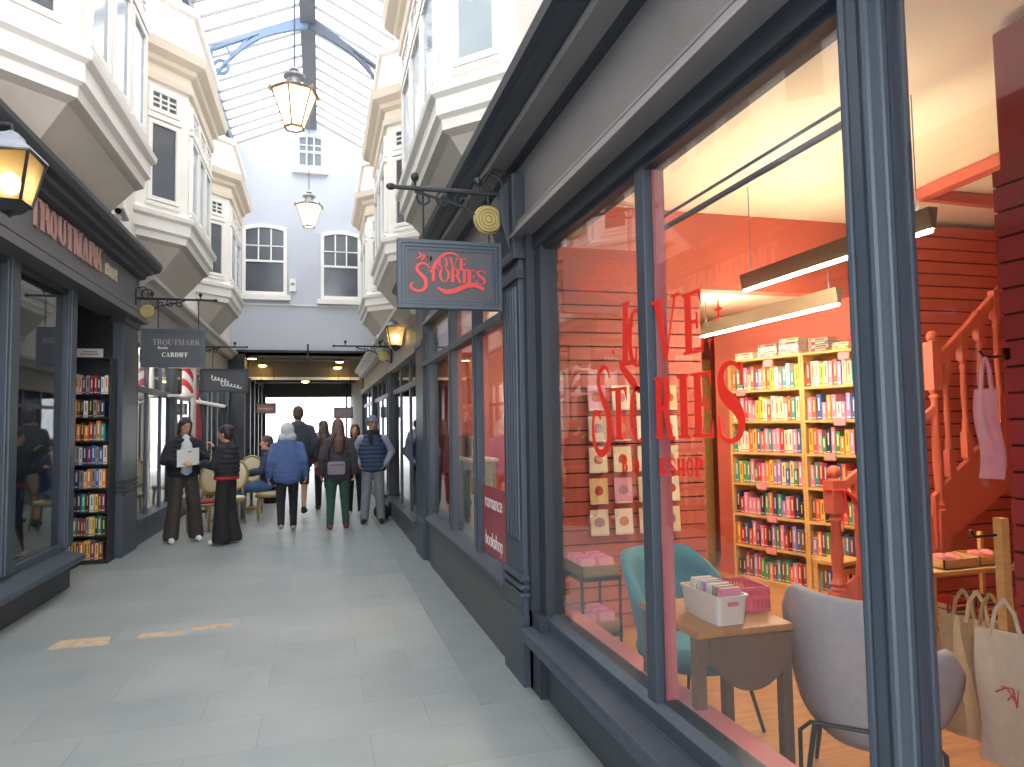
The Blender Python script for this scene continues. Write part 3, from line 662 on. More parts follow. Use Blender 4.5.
for ci, (nm, t0, W, nb) in enumerate(caseinfo):
    loc = BO+BT*t0
    labs = [(.4, ZS[2]), (.38, ZS[1]), (.1, ZS[0]+.292*6), (.42, 2.1), (.3, ZS[3])] if ci == 0 else [(.36, 2.1), (.3, ZS[5]), (.2, ZS[4]), (.18, ZS[3]), (.24, ZS[2])]
    bookcase('bookcase', ['tall pine bookcase nearer the coral skirting board, packed with bright paperbacks', 'tall pine bookcase behind the red newel post, packed with paperbacks'][ci], loc, ANG, W, 2.12, .25, ZS, PINE, .022, labs)
    base = Matrix.Translation(loc) @ Matrix.Rotation(ANG, 4, 'Z')
    for si, z in enumerate(ZS):
        x = .03; n = nb+random.choice((-1, 0, 0))
        tw = (W-.07)/n
        for k in range(n):
            pal = WARM if si > 2 else LOW
            if ci == 1 and si < 5: pal = LOW
            c = random.choice(pal); th = tw*random.uniform(.86, .985); hh = random.uniform(.185, .225) if random.random() < .85 else .15; dp = random.uniform(.13, .15)
            Mx = base @ Matrix.Translation((x+(tw-th)/2, .02+random.uniform(0, .012), z+.0015))
            pass
            book(c, Mx, (th, dp, hh), '%s paperback, %s from the left, %s shelf up, %s' % (c, ORD[k+1], ORD[si+1] if si else 'bottom', nm), 'paperbacks in the pine bookcases')
            x += tw
# flat piles of paperbacks on the bookcase tops
top = 2.142
for pi, (t0, cols, wd) in enumerate([(.07, ['white', 'cream'], .2), (.33, ['pink', 'cream', 'white', 'grey'], .2), (.56, ['cream', 'pink', 'white', 'grey', 'cream'], .2), (.86, ['brown', 'grey', 'brown', 'grey'], .19), (1.09, ['orange', 'cream'], .15), (1.29, ['navy', 'blue', 'grey', 'navy'], .2)]):
    for k, c in enumerate(cols):
        base = Matrix.Translation(BO+BT*t0) @ Matrix.Rotation(ANG, 4, 'Z') @ Matrix.Translation((0, .03+.004*k, top+.002+.03*k)) @ Matrix(((0, 0, 1, 0), (0, 1, 0, 0), (-1, 0, 0, .028), (0, 0, 0, 1)))
        book(c, base, (.028, .14, wd+random.uniform(-.01, .01)), '%s book lying %s up in the %s pile on the pine bookcase tops' % (c, ORD[k+1], ORD[pi+1]), 'books piled on the pine bookcases')
# narrow bookcase glimpsed at the end of the slat wall
o = bookcase('bookcase', 'narrow pine bookcase end glimpsed past the edge of the slatted wall', (3.72, 6.95, 0), -1.0, .35, 2.2, .25, [.09+.29*i for i in range(7)], PINE)

# ------------------------------------------------------------------ furniture of the bookshop
tb = thing('drop_leaf_table', 'small oak drop leaf table in the bookshop window', 'table', (1.64, 2.68, 0))
MB().box(-.26, .17, -.25, .25, .722, .75).build('table_top', OAK, tb, bevel=.006)
m = MB(); m.prism([(-.22, .72)]+[(-.03+.18*math.cos(a), .715+.2*math.sin(a)) for a in [PI+PI*i/24 for i in range(25)]]+[(.16, .72)], lambda u, v, q: (u, -.262+q, v), .018)
m.build('drop_leaf', OAKD, tb)
m = MB(); m.box(-.23, .15, .2, .22, .62, .722); m.box(-.23, .15, -.235, -.215, .62, .722); m.build('apron', OAKD, tb)
for x in (-.235, .145):
    for y in (-.21, .21):
        l = MB().box(x-.022, x+.022, y-.022, y+.022, .09, .722).build('leg', OAKD, tb, bevel=.004)
        MB().tube([(x-.012, y, .032), (x+.012, y, .032)], .032, 14).box(x-.012, x+.012, y-.014, y+.014, .03, .1).build('caster', BLACK, l)
MB().box(-.22, .13, -.03, .03, .14, .18).box(-.255, -.22, -.2, .2, .14, .18).box(.13, .165, -.2, .2, .14, .18).build('stretcher', OAKD, tb)
bn = thing('storage_bin', 'white plastic bin of booklets on the oak drop leaf table', 'bin', (1.555, 2.6, .752), math.radians(2))
m = MB(); n = 5
def rr(w_, l_, z, r=.02): return [(sx*(w_-r)+r*math.cos(a), sy*(l_-r)+r*math.sin(a), z) for sx, sy, a0 in ((1, 1, 0), (-1, 1, PI/2), (-1, -1, PI), (1, -1, 1.5*PI)) for a in [a0+PI/2*i/n for i in range(n+1)]]
m.loft([rr(.062, .128, 0), rr(.07, .138, .105), rr(.076, .144, .107), rr(.076, .144, .115), rr(.066, .134, .115), rr(.058, .124, .006)], True, True); m.build('bin_body', WHITEP, bn, smooth=True)
tag(MB().box(-.025, .025, -.1395, -.1375, .075, .092).build('handle_slot', PINKP, bn), 'handle hole showing pink behind')
for k in range(6):
    c = ['white', 'white', 'lilac', 'white', 'grey', 'pink'][k]
    Mx = Matrix.Translation((1.515+.004*k, 2.69-.042*k, .765)) @ Matrix.Rotation(-.25, 4, 'X') @ Matrix.Rotation(PI, 4, 'Z') @ Matrix.Translation((-.09, 0, 0)) @ Matrix(((0, 1, 0, 0), (-1, 0, 0, 0), (0, 0, 1, 0), (0, 0, 0, 1)))
    book(c, Matrix.Translation((1.51, 2.7-.042*k, .762)) @ Matrix.Rotation(.15, 4, 'X') @ Matrix(((0, 1, 0, 0), (1, 0, 0, 0), (0, 0, 1, 0), (0, 0, 0, 1))), (.016, .095, .135), '%s booklet, %s from the back in the white plastic bin' % (c, ORD[k+1]), 'booklets in the white bin')
cr = thing('plastic_crate', 'open pink plastic crate on the oak table behind the grey chair', 'crate', (1.745, 2.71, .752), math.radians(-4))
m = MB(); W2, L2, hC = .085, .1, .1
m.box(-W2, W2, -L2, L2, 0, .006)
for z in (.0, .05, .088): 
    for a in (0, 1):
        s = .004
        m.box(-W2, W2, (-L2 if a else L2)-s, (-L2 if a else L2)+s, z, z+.014); m.box((-W2 if a else W2)-s, (-W2 if a else W2)+s, -L2, L2, z, z+.014)
for i in range(13):
    x = -W2+2*W2*i/12
    for yy in (-L2, L2): m.box(x-.003, x+.003, yy-.003, yy+.003, 0, .09)
    y = -L2+2*L2*i/12
    for xx in (-W2, W2): m.box(xx-.003, xx+.003, y-.003, y+.003, 0, .09)
m.build('crate_body', PINKPL, cr)

def shell_chair(name, label, loc, rot, m, leg_m, hb=.85, wid=.6):
    """upholstered tub chair facing local +x, back at -x"""
    o = thing(name, label, 'chair', loc, rot)
    rings = []; n = 22
    def prof(t):                                   # t -1..1 around the back from arm to arm
        a = t*1.75
        return a
    outer, inner = [], []
    for k in range(7):
        v = k/6; ro, ri = [], []
        for i in range(n+1):
            t = -1+2*i/n; a = abs(t)
            htop = hb-.30*max(0, (a-.42)/.58)**1.3
            z = .36+(htop-.36)*v
            flare = .8+.2*v
            r = wid/2*flare
            ang = PI+t*1.9
            lean = -.07*v*(1-a*.6)
            x, y = r*math.cos(ang)*.92+lean, r*math.sin(ang)
            ro.append((x, y, z)); th = .045
            ri.append((x-th*math.cos(ang), y-th*math.sin(ang), z+(.012 if k == 6 else 0)))
        outer.append(ro); inner.append(ri)
    mb = MB(); mb.loft(outer); mb.loft(inner[::-1]); mb.loft([outer[-1], inner[-1]]); mb.loft([inner[0], outer[0]])
    for e in (0, n): mb.loft([[r[e] for r in outer], [r[e] for r in inner]])
    me = mb.mesh('backrest', m, 'all'); bmh = bmesh.new(); bmh.from_mesh(me); bmesh.ops.remove_doubles(bmh, verts=bmh.verts, dist=.002); bmesh.ops.recalc_face_normals(bmh, faces=bmh.faces); bmh.to_mesh(me); bmh.free()
    put('backrest', me, m, o)
    mb = MB(); pr = [(0, .33), (.2, .33), (.262, .36), (.275, .4), (.262, .445), (.22, .462), (0, .468)]
    mb.lathe(pr, (.02, 0, 0), 28, 0, 1.0*wid/.6, .96*wid/.6); mb.build('seat', m, o, smooth='all')
    for sx in (1, -1):
        for sy in (1, -1):
            MB().tube([(sx*.17, sy*.17, .36), (sx*.25, sy*.23, 0.003)], [.011, .009], 10).build('leg', leg_m, o, smooth=True)
    MB().tube([(-.17, -.17, .35), (.17, -.17, .35), (.17, .17, .35), (-.17, .17, .35)], .009, 8, True).build('seat_frame', leg_m, o)
    return o
def wing_chair(name, label, loc, rot, m, leg_m, W=.74, hb=.86):
    """broad upholstered chair facing local +x with a wide wrapping back"""
    o = thing(name, label, 'chair', loc, rot); n, kz = 24, 9
    def pt(t, v, off):
        k_ = min(1, max(0, (-t-.15)/.6)); zb, zt = .31+.06*t*t, hb-.1*max(0, (abs(t)-.8)/.2)**2.4+.012*abs(t)-.2*k_*k_*(3-2*k_)
        y = t*W/2*(.84+.16*math.sin(v*PI/2)); x = -.30-.05*v+.30*abs(t)**2.6
        a = math.atan2(.78*abs(t)**1.6*(1 if t > 0 else -1), 1)
        return (x+off*math.cos(a), y-off*math.sin(a), zb+(zt-zb)*v)
    mb = MB()
    A = [[pt(-1+2*i/n, k/kz, 0) for i in range(n+1)] for k in range(kz+1)]; B_ = [[pt(-1+2*i/n, k/kz, .055) for i in range(n+1)] for k in range(kz+1)]
    mb.loft(A); mb.loft(B_[::-1])
    Mid = [tuple((Vector(p)+Vector(q))/2+Vector((0, 0, .02))) for p, q in zip(A[-1], B_[-1])]; mb.loft([A[-1], Mid, B_[-1]]); mb.loft([B_[0], A[0]])
    for e in (0, n):
        ra, rb = [r[e] for r in A], [r[e] for r in B_]; mb.loft([ra, rb])
    me = mb.mesh('backrest', m); bh = bmesh.new(); bh.from_mesh(me); bmesh.ops.remove_doubles(bh, verts=bh.verts, dist=.0005); bmesh.ops.recalc_face_normals(bh, faces=bh.faces); bh.to_mesh(me); bh.free()
    me.polygons.foreach_set('use_smooth', [True]*len(me.polygons)); put('backrest', me, m, o)
    mb = MB(); mb.loft([[(x0+.04, y, z) for x0, y, z in ring] for ring in []] or [rr2(.2, .21, .36), rr2(.23, .235, .38), rr2(.235, .24, .43), rr2(.22, .225, .47), rr2(.15, .15, .48)], True, True); mb.build('seat', m, o, smooth='all')
    for sx in (1, -1):
        for sy in (1, -1): MB().tube([(sx*.2, sy*.2, .34), (sx*.27, sy*.25, .003)], [.011, .009], 10).build('leg', leg_m, o, smooth=True)
    m2 = MB(); m2.tube([(-.27, -.25, .003), (-.335, -.24, .36), (-.345, -.2, .4), (-.345, .2, .4), (-.335, .24, .36), (-.27, .25, .003)], .009, 8); m2.build('back_rail', leg_m, o)
    return o
def rr2(w_, l_, z): return [(.05+sx*(w_-.08)+.08*math.cos(a), sy*(l_-.08)+.08*math.sin(a), z) for sx, sy, a0 in ((1, 1, 0), (-1, 1, PI/2), (-1, -1, PI), (1, -1, 1.5*PI)) for a in [a0+PI/2*i/5 for i in range(6)]]
wing_chair('tub_chair', 'pale grey felt chair with wide back behind the thick fluted post', (2.19, 2.46, 0), math.radians(46), GREYC, BLACK, .66, .85)
shell_chair('tub_chair', 'teal velvet tub chair beside the slim window mullion', (1.84, 3.3, 0), math.radians(-72), TEAL, BLACK, .86, .66)

# card cart
cart = thing('card_cart', 'two tier metal cart of pink cards in the window corner', 'cart', (1.62, 4.12, 0))
def tray(z):
    m = MB(); X, Y = .12, .16
    m.box(-X, X, -Y, Y, z, z+.01); m.box(-X, X, -Y, -Y+.01, z, z+.07); m.box(-X, X, Y-.01, Y, z, z+.07); m.box(-X, -X+.01, -Y, Y, z, z+.07); m.box(X-.01, X, -Y, Y, z, z+.07); m.box(-.004, .004, -Y, Y, z, z+.065)
    return m
for z in (.63, .3): tray(z).build('tray', mat('wooden card tray', '#a98a63', .6, var=.1), cart)
m = MB()
for z in (.61, .28): m.box(-.13, .13, -.17, .17, z, z+.02)
m.build('tier_frame', BLACK, cart)
for x in (-.122, .122):
    for y in (-.16, .16): MB().box(x-.007, x+.007, y-.007, y+.007, 0.001, .63).build('leg', BLACK, cart)
k = 0
for z in (.64, .31):
    for col in (-.06, .06):
        for j in range(7):
            k += 1
            o = MB().cbox((0, 0, .05), (.095, .004, .1), Matrix.Rotation(-.5, 3, 'X')).build('greeting_card', [CARD, PINKC][j % 3 == 0], None, loc=(1.62+col, 4.12-.115+.036*j, z))
            tag(o, 'pink card, %s from the front, %s row, %s cart tray' % (ORD[j+1], 'window-side' if col < 0 else 'shop-side', 'upper' if z > .5 else 'lower'), 'card', 'cards in the cart trays')
# cards on the slat wall, with their holders
CCOL = ['#ecd9b4', '#e8a0b4', '#efe3c8', '#d9564a', '#e6c98e', '#f0e6d6', '#e9c3c8', '#d8c7a8']
CM = [mat('greeting card %d' % i, c, .7) for i, c in enumerate(CCOL)]
CN = ['cream', 'pink', 'ivory', 'red', 'buff', 'white', 'rose', 'tan']
CMOT = [mat('card motif %d' % i, c, .6) for i, c in enumerate(['#c9584f', '#b98aa0', '#d08a6a'])]
for r in range(5):
    for c in range(4):
        i = random.choice([0, 2, 4, 5, 7, 0, 2, 6]) if (r, c) not in ((0, 0), (3, 1), (1, 1)) else {(0, 0): 1, (3, 1): 1, (1, 1): 3}[(r, c)]
        x = 2.03+.2*c; z = 1.655-.235*r
        o = thing('greeting_card', '%s greeting card, %s column, %s row down on the slatted wall' % (CN[i], ORD[c+1], ORD[r+1]), 'card', (x, 4.98, z), 0, 'greeting cards on the slatted wall')
        MB().cbox((0, -.018, .09), (.145, .006, .19), Matrix.Rotation(-.08, 3, 'X')).build('card', CM[i], o)
        MB().ell((0, -.0225, .09), (.03+.015*random.random(), .002, .04)).build('motif', CMOT[(r+c) % 3], o)
        MB().box(-.065, .065, -.035, .008, -.006, -.002).box(-.065, .065, -.037, -.034, -.006, .008).build('holder', WHITEP, o)

# window rail behind the glass
o = thing('display_rail', 'grey double rail hung across the top of the lettered window', 'rail', (1.37, 2.0, 2.35))
MB().tube([(0, -.6, 0), (0, .6, 0)], .011, 10).build('lower_rail', STEEL, o); MB().tube([(-.005, -.6, .045), (-.005, .6, .045)], .006, 8).build('upper_rail', STEEL, o)
MB().tube([(0, -.58, 0), (0, -.58, .26)], .005, 8).tube([(0, .58, 0), (0, .58, .26)], .005, 8).build('hanger', STEEL, o)

# newel posts, balustrade and stairs
st = thing('staircase', 'coral painted wooden staircase with turned balusters', 'staircase', (3.7, 4.44, 0))
SX, SY = 3.7, 4.44
def turned(x, y, z0, h, r, block_low, block_top, ball):
    m = MB(); m.box(x-r, x+r, y-r, y+r, z0, z0+block_low)
    p = [(r*.95, block_low), (r*1.0, block_low+.02), (r*.75, block_low+.035), (r*1.0, block_low+.06), (r*.7, block_low+.09), (r*.62, block_low+.12)]
    zt = h-block_top-(2.2*r if ball else 0)
    p += [(r*.85, block_low+.14+(zt-block_low)*.25), (r*.6, zt-.08), (r*.9, zt-.05), (r*.6, zt-.03), (r*.95, zt)]
    m.lathe(p, (x, y, z0), 18); m.box(x-r, x+r, y-r, y+r, z0+zt, z0+zt+block_top)
    if ball: m.ell((x, y, z0+zt+block_top+r*1.05), (r*.95, r*.95, r*.95)); m.lathe([(r*.8, 0), (r*.5, r*.4)], (x, y, z0+zt+block_top), 16)
    return m
turned(0, 0, 0, 1.22, .055, .28, .24, True).build('newel_post', RED, st, smooth=True)
turned(4.42-SX, 4.2-SY, .55, 1.66, .042, .3, .36, True).build('newel_post', RED, st, smooth=True)
MB().beam((0, 0, 1.0), (4.42-SX, 4.2-SY, 1.62), .05, .06).build('handrail', RED, st, bevel=.01)
for t in (.2, .5, .8):
    turned((4.44-SX)*t, (4.2-SY)*t, .1+.55*t, .92, .024, .2, .2, False).build('baluster', RED, st, smooth=True)
MB().beam((0, 0, .12), (4.42-SX, 4.2-SY, .75), .03, .26).build('stringer', RED, st)
MB().beam((4.42-SX, 4.2-SY, 1.93), (5.9-SX, 4.2-SY, 3.22), .05, .075).build('handrail', RED, st, bevel=.01)
m = MB(); m.prism([(4.36-SX, .98), (5.88-SX, 2.16), (5.88-SX, 1.5), (4.36-SX, .58)], lambda u, v, q: (u, 4.2-SY-.02+q, v), .04); m.build('stringer', RED, st)
for i in range(7):
    x = 4.53+.17*i; zb = .98+(x-4.36)*.776
    turned(x-SX, 4.2-SY, zb, .93+.03*i, .028, .2, .22, False).build('baluster', RED, st, smooth=True)
for i in range(4): MB().box(.08+.15*i, .64, -.2, .06, .14*i, .14*(i+1)).build('step', RED, st)
for i in range(7): MB().box(.74+.2*i, .98+.2*i, -.21, .02, .62+.17*i, .8+.17*i).build('step', RED, st)
o = thing('ribbon', 'red ribbon tied around the newel post by the bookcase', 'ribbon', (3.7, 4.44, .95))
m = MB(); m.tube([(.062*math.cos(a), .062*math.sin(a), .08) for a in [2*PI*i/16 for i in range(16)]], .012, 6, True)
m.tube([(.06, -.04, .08), (.13, -.07, .0), (.2, -.1, -.12)], .013, 6); m.tube([(.03, -.062, .07), (.05, -.07, -.1)], .012, 6); m.build('band', mat('red ribbon', '#d8384a', .5), o)
# pine stool
o = thing('stool', 'pine stool between the newel post and the bookcase', 'stool', (4.0, 4.78, 0), .25)
MB().box(-.17, .17, -.12, .12, .41, .44).build('seat', PINE, o, bevel=.004)
for x in (-.145, .145):
    for y in (-.095, .095): MB().box(x-.02, x+.02, y-.02, y+.02, 0, .41).build('leg', PINE, o)
MB().box(-.145, .145, -.105, -.085, .34, .38).box(-.145, .145, .085, .105, .34, .38).build('apron', PINE, o)

# pine shelving under the stairs
o = thing('shelf_unit', 'low pine shelf unit under the coral stairs', 'shelf unit', (3.95, 3.62, 0))
for z in (.3, .62): MB().box(-.4, .36, -.17, .17, z-.025, z).build('shelf', PINE, o)
for x in (-.4, .335):
    for y in (-.17, .145): MB().box(x, x+.025, y, y+.025, 0, .78 if x > 0 else .62).build('post', PINE, o)
for i, (x, y, l) in enumerate(((3.8, 3.58, 'left pine box'), (4.1, 3.6, 'right pine box'))):
    o = thing('wooden_box', '%s on the top of the low pine shelf unit' % l, 'box', (x, y, .622))
    m = MB(); m.box(-.13, .13, -.1, .1, 0, .01)
    for a in (-.1, .09): m.box(-.13, .13, a, a+.01, 0, .06)
    for a in (-.13, .12): m.box(a, a+.01, -.1, .1, 0, .06)
    m.build('box_body', PINE, o)
    for j in range(2): MB().ell((-.05+.1*j, 0, .05), (.035, .06, .03)).build('parcel', PINKP, o)
for i, (x, z, c) in enumerate(((3.8, .302, 'pink'), (3.8, .34, 'plum'), (3.8, .378, 'red'), (4.02, .302, 'red'), (4.02, .34, 'pink'), (4.02, .378, 'plum'))):
    book(c, Matrix.Translation((x-.1, 3.5, z)) @ Matrix(((0, 0, 1, 0), (0, 1, 0, 0), (-1, 0, 0, .036), (0, 0, 0, 1))), (.036, .2, .2), '%s box set lying %s up in the %s pile on the pine shelf unit' % (c, ORD[i % 3+1], 'left' if i < 3 else 'right'), 'box sets under the stairs')
for i in range(5): book(['black', 'grey', 'navy', 'black', 'brown'][i], Matrix.Translation((3.62+.12*i, 3.52, .002)), (.09, .2, .22+.02*(i % 2)), '%s album standing %s along the floor under the pine shelf unit' % (['black', 'grey', 'navy', 'matt black', 'brown'][i], ORD[i+1]), 'albums under the shelf unit')

# canvas tote bags on the pier
def tote(name, label, loc, rz, w_, h, m, handle, mark=None, depth=.03):
    o = thing(name, label, 'bag', loc, rz)
    mb = MB(); nx, nz = 10, 12; A, B = [], []
    for j in range(nz+1):
        v = j/nz; ra, rb = [], []
        for i in range(nx+1):
            u = -1+2*i/nx; wv = .006*math.sin(u*5+v*4)+.004*math.sin(v*9)
            bul = depth/2*(1-u*u)**.5*(.35+.65*math.sin(PI*min(1, (1-v)*.8+.1)))
            ww = w_/2*(.86+.14*(1-v)); x = u*ww+.01*math.sin(v*6)
            ra.append((x, -bul+wv, -h*(1-v))); rb.append((x, bul+wv+.002, -h*(1-v)))
        A.append(ra); B.append(rb)
    mb.loft(A); mb.loft(B[::-1]); mb.loft([A[0], B[0]]); mb.loft([A[-1], B[-1]])
    for e in (0, nx): mb.loft([[r[e] for r in A], [r[e] for r in B]])
    mb.build('bag_body', m, o, smooth='all')
    mb = MB()
    for s in (-1, 1): mb.tube([(s*w_*.22, -.004, -.02), (s*w_*.14, 0, handle*.6), (0, .0, handle)], .009, 6)
    mb.build('strap', m, o)
    if mark:
        mb = MB()
        for i in range(3): mb.tube([(-.04+.02*i, -depth/2-.004, -h*.45+.03*math.sin(i*2)), (.0+.02*i, -depth/2-.006, -h*.4), (.03, -depth/2-.004, -h*.5-.01*i)], .004, 5)
        mb.build('print', mark, o)
    return o
CANV2 = mat('dark tan canvas', '#a98c62', .9, var=.1, scale=25); CANW = mat('off white canvas', '#cfc3ae', .9, var=.06, scale=25, bump=.1)
HK = Vector((2.75, 2.35, .67))
for i, (dx, dy, rz, m, lb) in enumerate(((.0, .17, -1.1, CANV2, 'rearmost dark tan canvas tote bag hanging at the slatted pier corner'), (.02, .12, -1.12, CANVAS, 'second tan canvas tote bag from the back at the slatted pier corner'), (.04, .07, -1.14, CANV2, 'third dark canvas tote bag from the back at the slatted pier corner'))):
    tote('tote_bag', lb, HK+Vector((dx, dy, .0)), rz, .2, .52, m, .12, None, .026)
tote('tote_bag', 'front off white canvas tote bag with a small red print at the pier', HK+Vector((-.04, -.06, 0)), -1.1, .24, .54, CANW, .13, SIGNRED, .04)
o = thing('hook_rail', 'pale wooden hook board at the edge of the slatted pier', 'hook board', (2.8, 2.36, .9))
MB().box(-.02, .02, -.02, .02, -.9, .22).build('post', PINE, o); MB().tube([(0, 0, .15), (-.1, .04, .14), (-.12, .04, .17)], .006, 6).build('hook', BLACK, o)
tote('tote_bag', 'pink cloth bag with tasselled hem hanging high on the slatted pier', (2.74, 2.34, 1.67), -1.2, .1, .38, PINKC, .14)
o = thing('wall_hook', 'small dark hook holding the pink cloth bag on the slatted pier', 'hook', (2.79, 2.28, 1.79))
MB().tube([(.02, 0, .02), (-.03, .04, .015), (-.055, .06, .02), (-.065, .07, .045)], .006, 8).build('peg', BLACK, o); MB().box(.0, .02, -.015, .015, .0, .05).build('back_plate', BLACK, o)
# linear pendant lights
def led_bar(label, x, y0, y1, z, ztop):
    o = thing('pendant_light', label, 'pendant light', (x, (y0+y1)/2, z)); L = (y1-y0)/2
    m = MB(); m.prism([(-.012, .01), (.012, .01), (.03, .12), (-.03, .12)], lambda u, v, q: (u, -L+q, v), 2*L); m.build('light_case', LEDCASE, o)
    MB().box(-.013, .013, -L+.02, L-.02, -.004, .0095).build('diffuser', LED, o); MB().box(-.02, .02, -L+.02, L-.02, .1203, .1212).build('uplight_diffuser', LEDUP, o)
    m = MB()
    for yy in (-L+.1, L-.1): m.tube([(0, yy, .12), (0, yy, ztop-z)], .003, 6)
    m.build('wire', STEEL, o)
led_bar('near linear pendant light above the bookshop table, passing behind the thick post', 3.0, 2.8, 4.46, 2.5, 3.25)
led_bar('far linear pendant light in front of the pine bookcases', 3.4, 3.95, 5.75, 2.33, 2.66)
led_bar('added unseen linear pendant light deep in the back room', 2.2, 5.6, 7.0, 2.4, 2.66)  # extra pendant out of view, added to brighten the shop interior

# ------------------------------------------------------------------ left bookshop front
m = MB(); m.prism([(-2.36, 3.62), (-2.36, 3.22), (-2.34, 3.2), (-2.34, 3.185), (-2.325, 3.18), (-2.325, 3.155), (-2.305, 3.15), (-2.305, 3.12), (-2.315, 3.115), (-2.3, 3.1), (-2.28, 3.085), (-2.28, 3.05), (-2.265, 3.045), (-2.265, 3.0), (-2.62, 2.98), (-2.62, 3.62)], lambda u, v, q: (u, -2+q, v), 12.5)
struct('trim_30', 'dark grey moulded fascia board carrying the bookshop name on the left', 'fascia', m, FASCL)
m = MB(); m.prism([(-2.36, 3.58), (-2.28, 3.6), (-2.27, 3.64), (-2.2, 3.66), (-2.19, 3.7), (-2.13, 3.72), (-2.1, 3.78), (-2.1, 3.83), (-2.5, 3.9), (-2.6, 3.58)], lambda u, v, q: (u, -2+q, v), 12.5)
struct('trim_31', 'dark cornice over the left bookshop fascia', 'cornice', m, NAVYD)
struct('trim_32', 'dark head frame of the left bookshop windows', 'window head', MB().box(-2.62, -2.46, -2, 8.2, 2.93, 3.04), NAVYD)
m = MB(); m.prism([(-2.28, .27), (-2.26, .3), (-2.27, .33), (-2.46, .37), (-2.6, .37), (-2.6, .27)], lambda u, v, q: (u, -2+q, v), 10.0)
m.box(-2.58, -2.46, -2, 8.1, .37, .44)
struct('trim_33', 'navy ledge below the left bookshop window', 'ledge', m, NAVY, .006)
struct('trim_34', 'dark plinth under the left bookshop ledge', 'plinth', MB().box(-2.6, -2.42, -2, 8.05, 0, .28), NAVYD)
for i, (yy, wv, l) in enumerate(((6.62, .2, 'navy post between the two left bookshop window panes'), (8.05, .2, 'navy corner post of the left bookshop beside the open doorway'), (3.5, .2, 'navy post of the left bookshop window nearest the camera'))):
    struct('trim_%d' % (35+i), l, 'post', MB().box(-2.58, -2.42, yy-.08, yy+.08, .4, 3.0).box(-2.6, -2.44, yy-.1, yy+.1, .4, 2.97), NAVY, .01)
for i, (a, b, l) in enumerate(((6.7, 7.98, 'left bookshop pane beside the doorway reflecting passers-by'), (3.57, 6.55, 'wide left bookshop pane behind the amber wall lantern'), (-2, 3.42, 'left bookshop pane nearest the camera'))):
    window_pane(20+i, l, a, b, .42, 2.94, -2.5, GLASSL)
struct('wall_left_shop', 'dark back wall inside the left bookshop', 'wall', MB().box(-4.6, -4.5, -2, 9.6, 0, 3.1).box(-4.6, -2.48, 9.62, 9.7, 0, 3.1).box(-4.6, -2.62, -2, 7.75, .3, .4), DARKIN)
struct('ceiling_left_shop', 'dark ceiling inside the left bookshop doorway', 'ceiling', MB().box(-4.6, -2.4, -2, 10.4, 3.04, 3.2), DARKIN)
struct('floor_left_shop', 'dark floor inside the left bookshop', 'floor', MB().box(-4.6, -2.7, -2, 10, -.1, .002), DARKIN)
# reveal of the doorway: side return behind the post
struct('wall_doorway', 'navy side return of the left bookshop doorway', 'wall', MB().box(-3.6, -2.6, 8.06, 8.12, 0, 3.04), NAVYD)
pil = thing('trim_39', 'navy pilaster beyond the doorway bookcase on the left', 'pilaster', (-2.42, 10.0, 0), kind='structure')
MB().box(-.08, .06, -.36, .34, 0, 3.04).box(-.08, .08, -.38, .36, 0, .75).build('shaft', NAVY, pil, bevel=.006)
m = MB()
for z in (.8, .86, .92): m.box(-.08, .09, -.39, .37, z, z+.03)
m.box(-.08, .09, -.39, .37, 2.9, 3.0); m.build('moulding', NAVYD, pil, bevel=.01)
# raised letters of the fascia
o = thing('fascia_lettering', 'pink copper raised letters of the bookshop name on the left fascia', 'lettering', (-2.36, 6.68, 3.315))
m = MB(); f = lambda u, v, q: (.0+q, u*.36, v*.33)
x = 0
tw = word(MB(), 'TROUTMARK', lambda u, v, q: (0, 0, 0), gap=.2)
k_ = 1.98/tw
word(m, 'TROUTMARK', lambda u, v, q: (q, u*k_, v*.25), .015, .2)
m.build('letters', COPPER, o)
m = MB(); word(m, 'BOOKS', lambda u, v, q: (q, 2.12+u*.11, .02+v*.13), .015, .1); m.build('small_letters', mat('cream sign letters', '#cfc4a8', .6), o)
# bookcase in the doorway, facing the camera
OUTER = mat('black painted bookcase', '#2a2c31', .6)
DZ = [.05+.278*i for i in range(8)]
bookcase('bookcase', 'black bookcase of second-hand books standing in the left shop doorway', (-2.94, 9.3, 0), 0, .53, 2.42, .27, DZ, OUTER, .012)
random.seed(21)
OLD = ['blue', 'navy', 'teal', 'white', 'red', 'yellow', 'green', 'brown', 'grey', 'cream', 'black', 'orange', 'plum']
for si, z in enumerate(DZ):
    x = -2.92; k = 0
    while x < -2.47:
        k += 1; c = random.choice(OLD); tw = random.uniform(.026, .052); tw = min(tw, -2.426-x)
        if tw < .015: break
        hh = random.uniform(.185, .238)
        book(c, Matrix.Translation((x, 9.31+random.uniform(0, .012), z+.0015)), (tw*.97, .17, hh), '%s book, %s from the left, %s shelf up, black doorway bookcase' % (c, ORD[k], ORD[si+1] if si else 'bottom'), 'second-hand books in the doorway bookcase')
        x += tw
o = thing('shelf_sign', 'small white notice standing on top of the black doorway bookcase', 'sign', (-2.64, 9.4, 2.434))
MB().box(-.16, .12, -.01, .0, 0, .11).build('board', WHITEP, o); m = MB(); m.box(-.12, .08, -.012, -.0101, .035, .05).box(-.1, .06, -.012, -.0101, .065, .08); m.build('lettering', SIGNG, o)
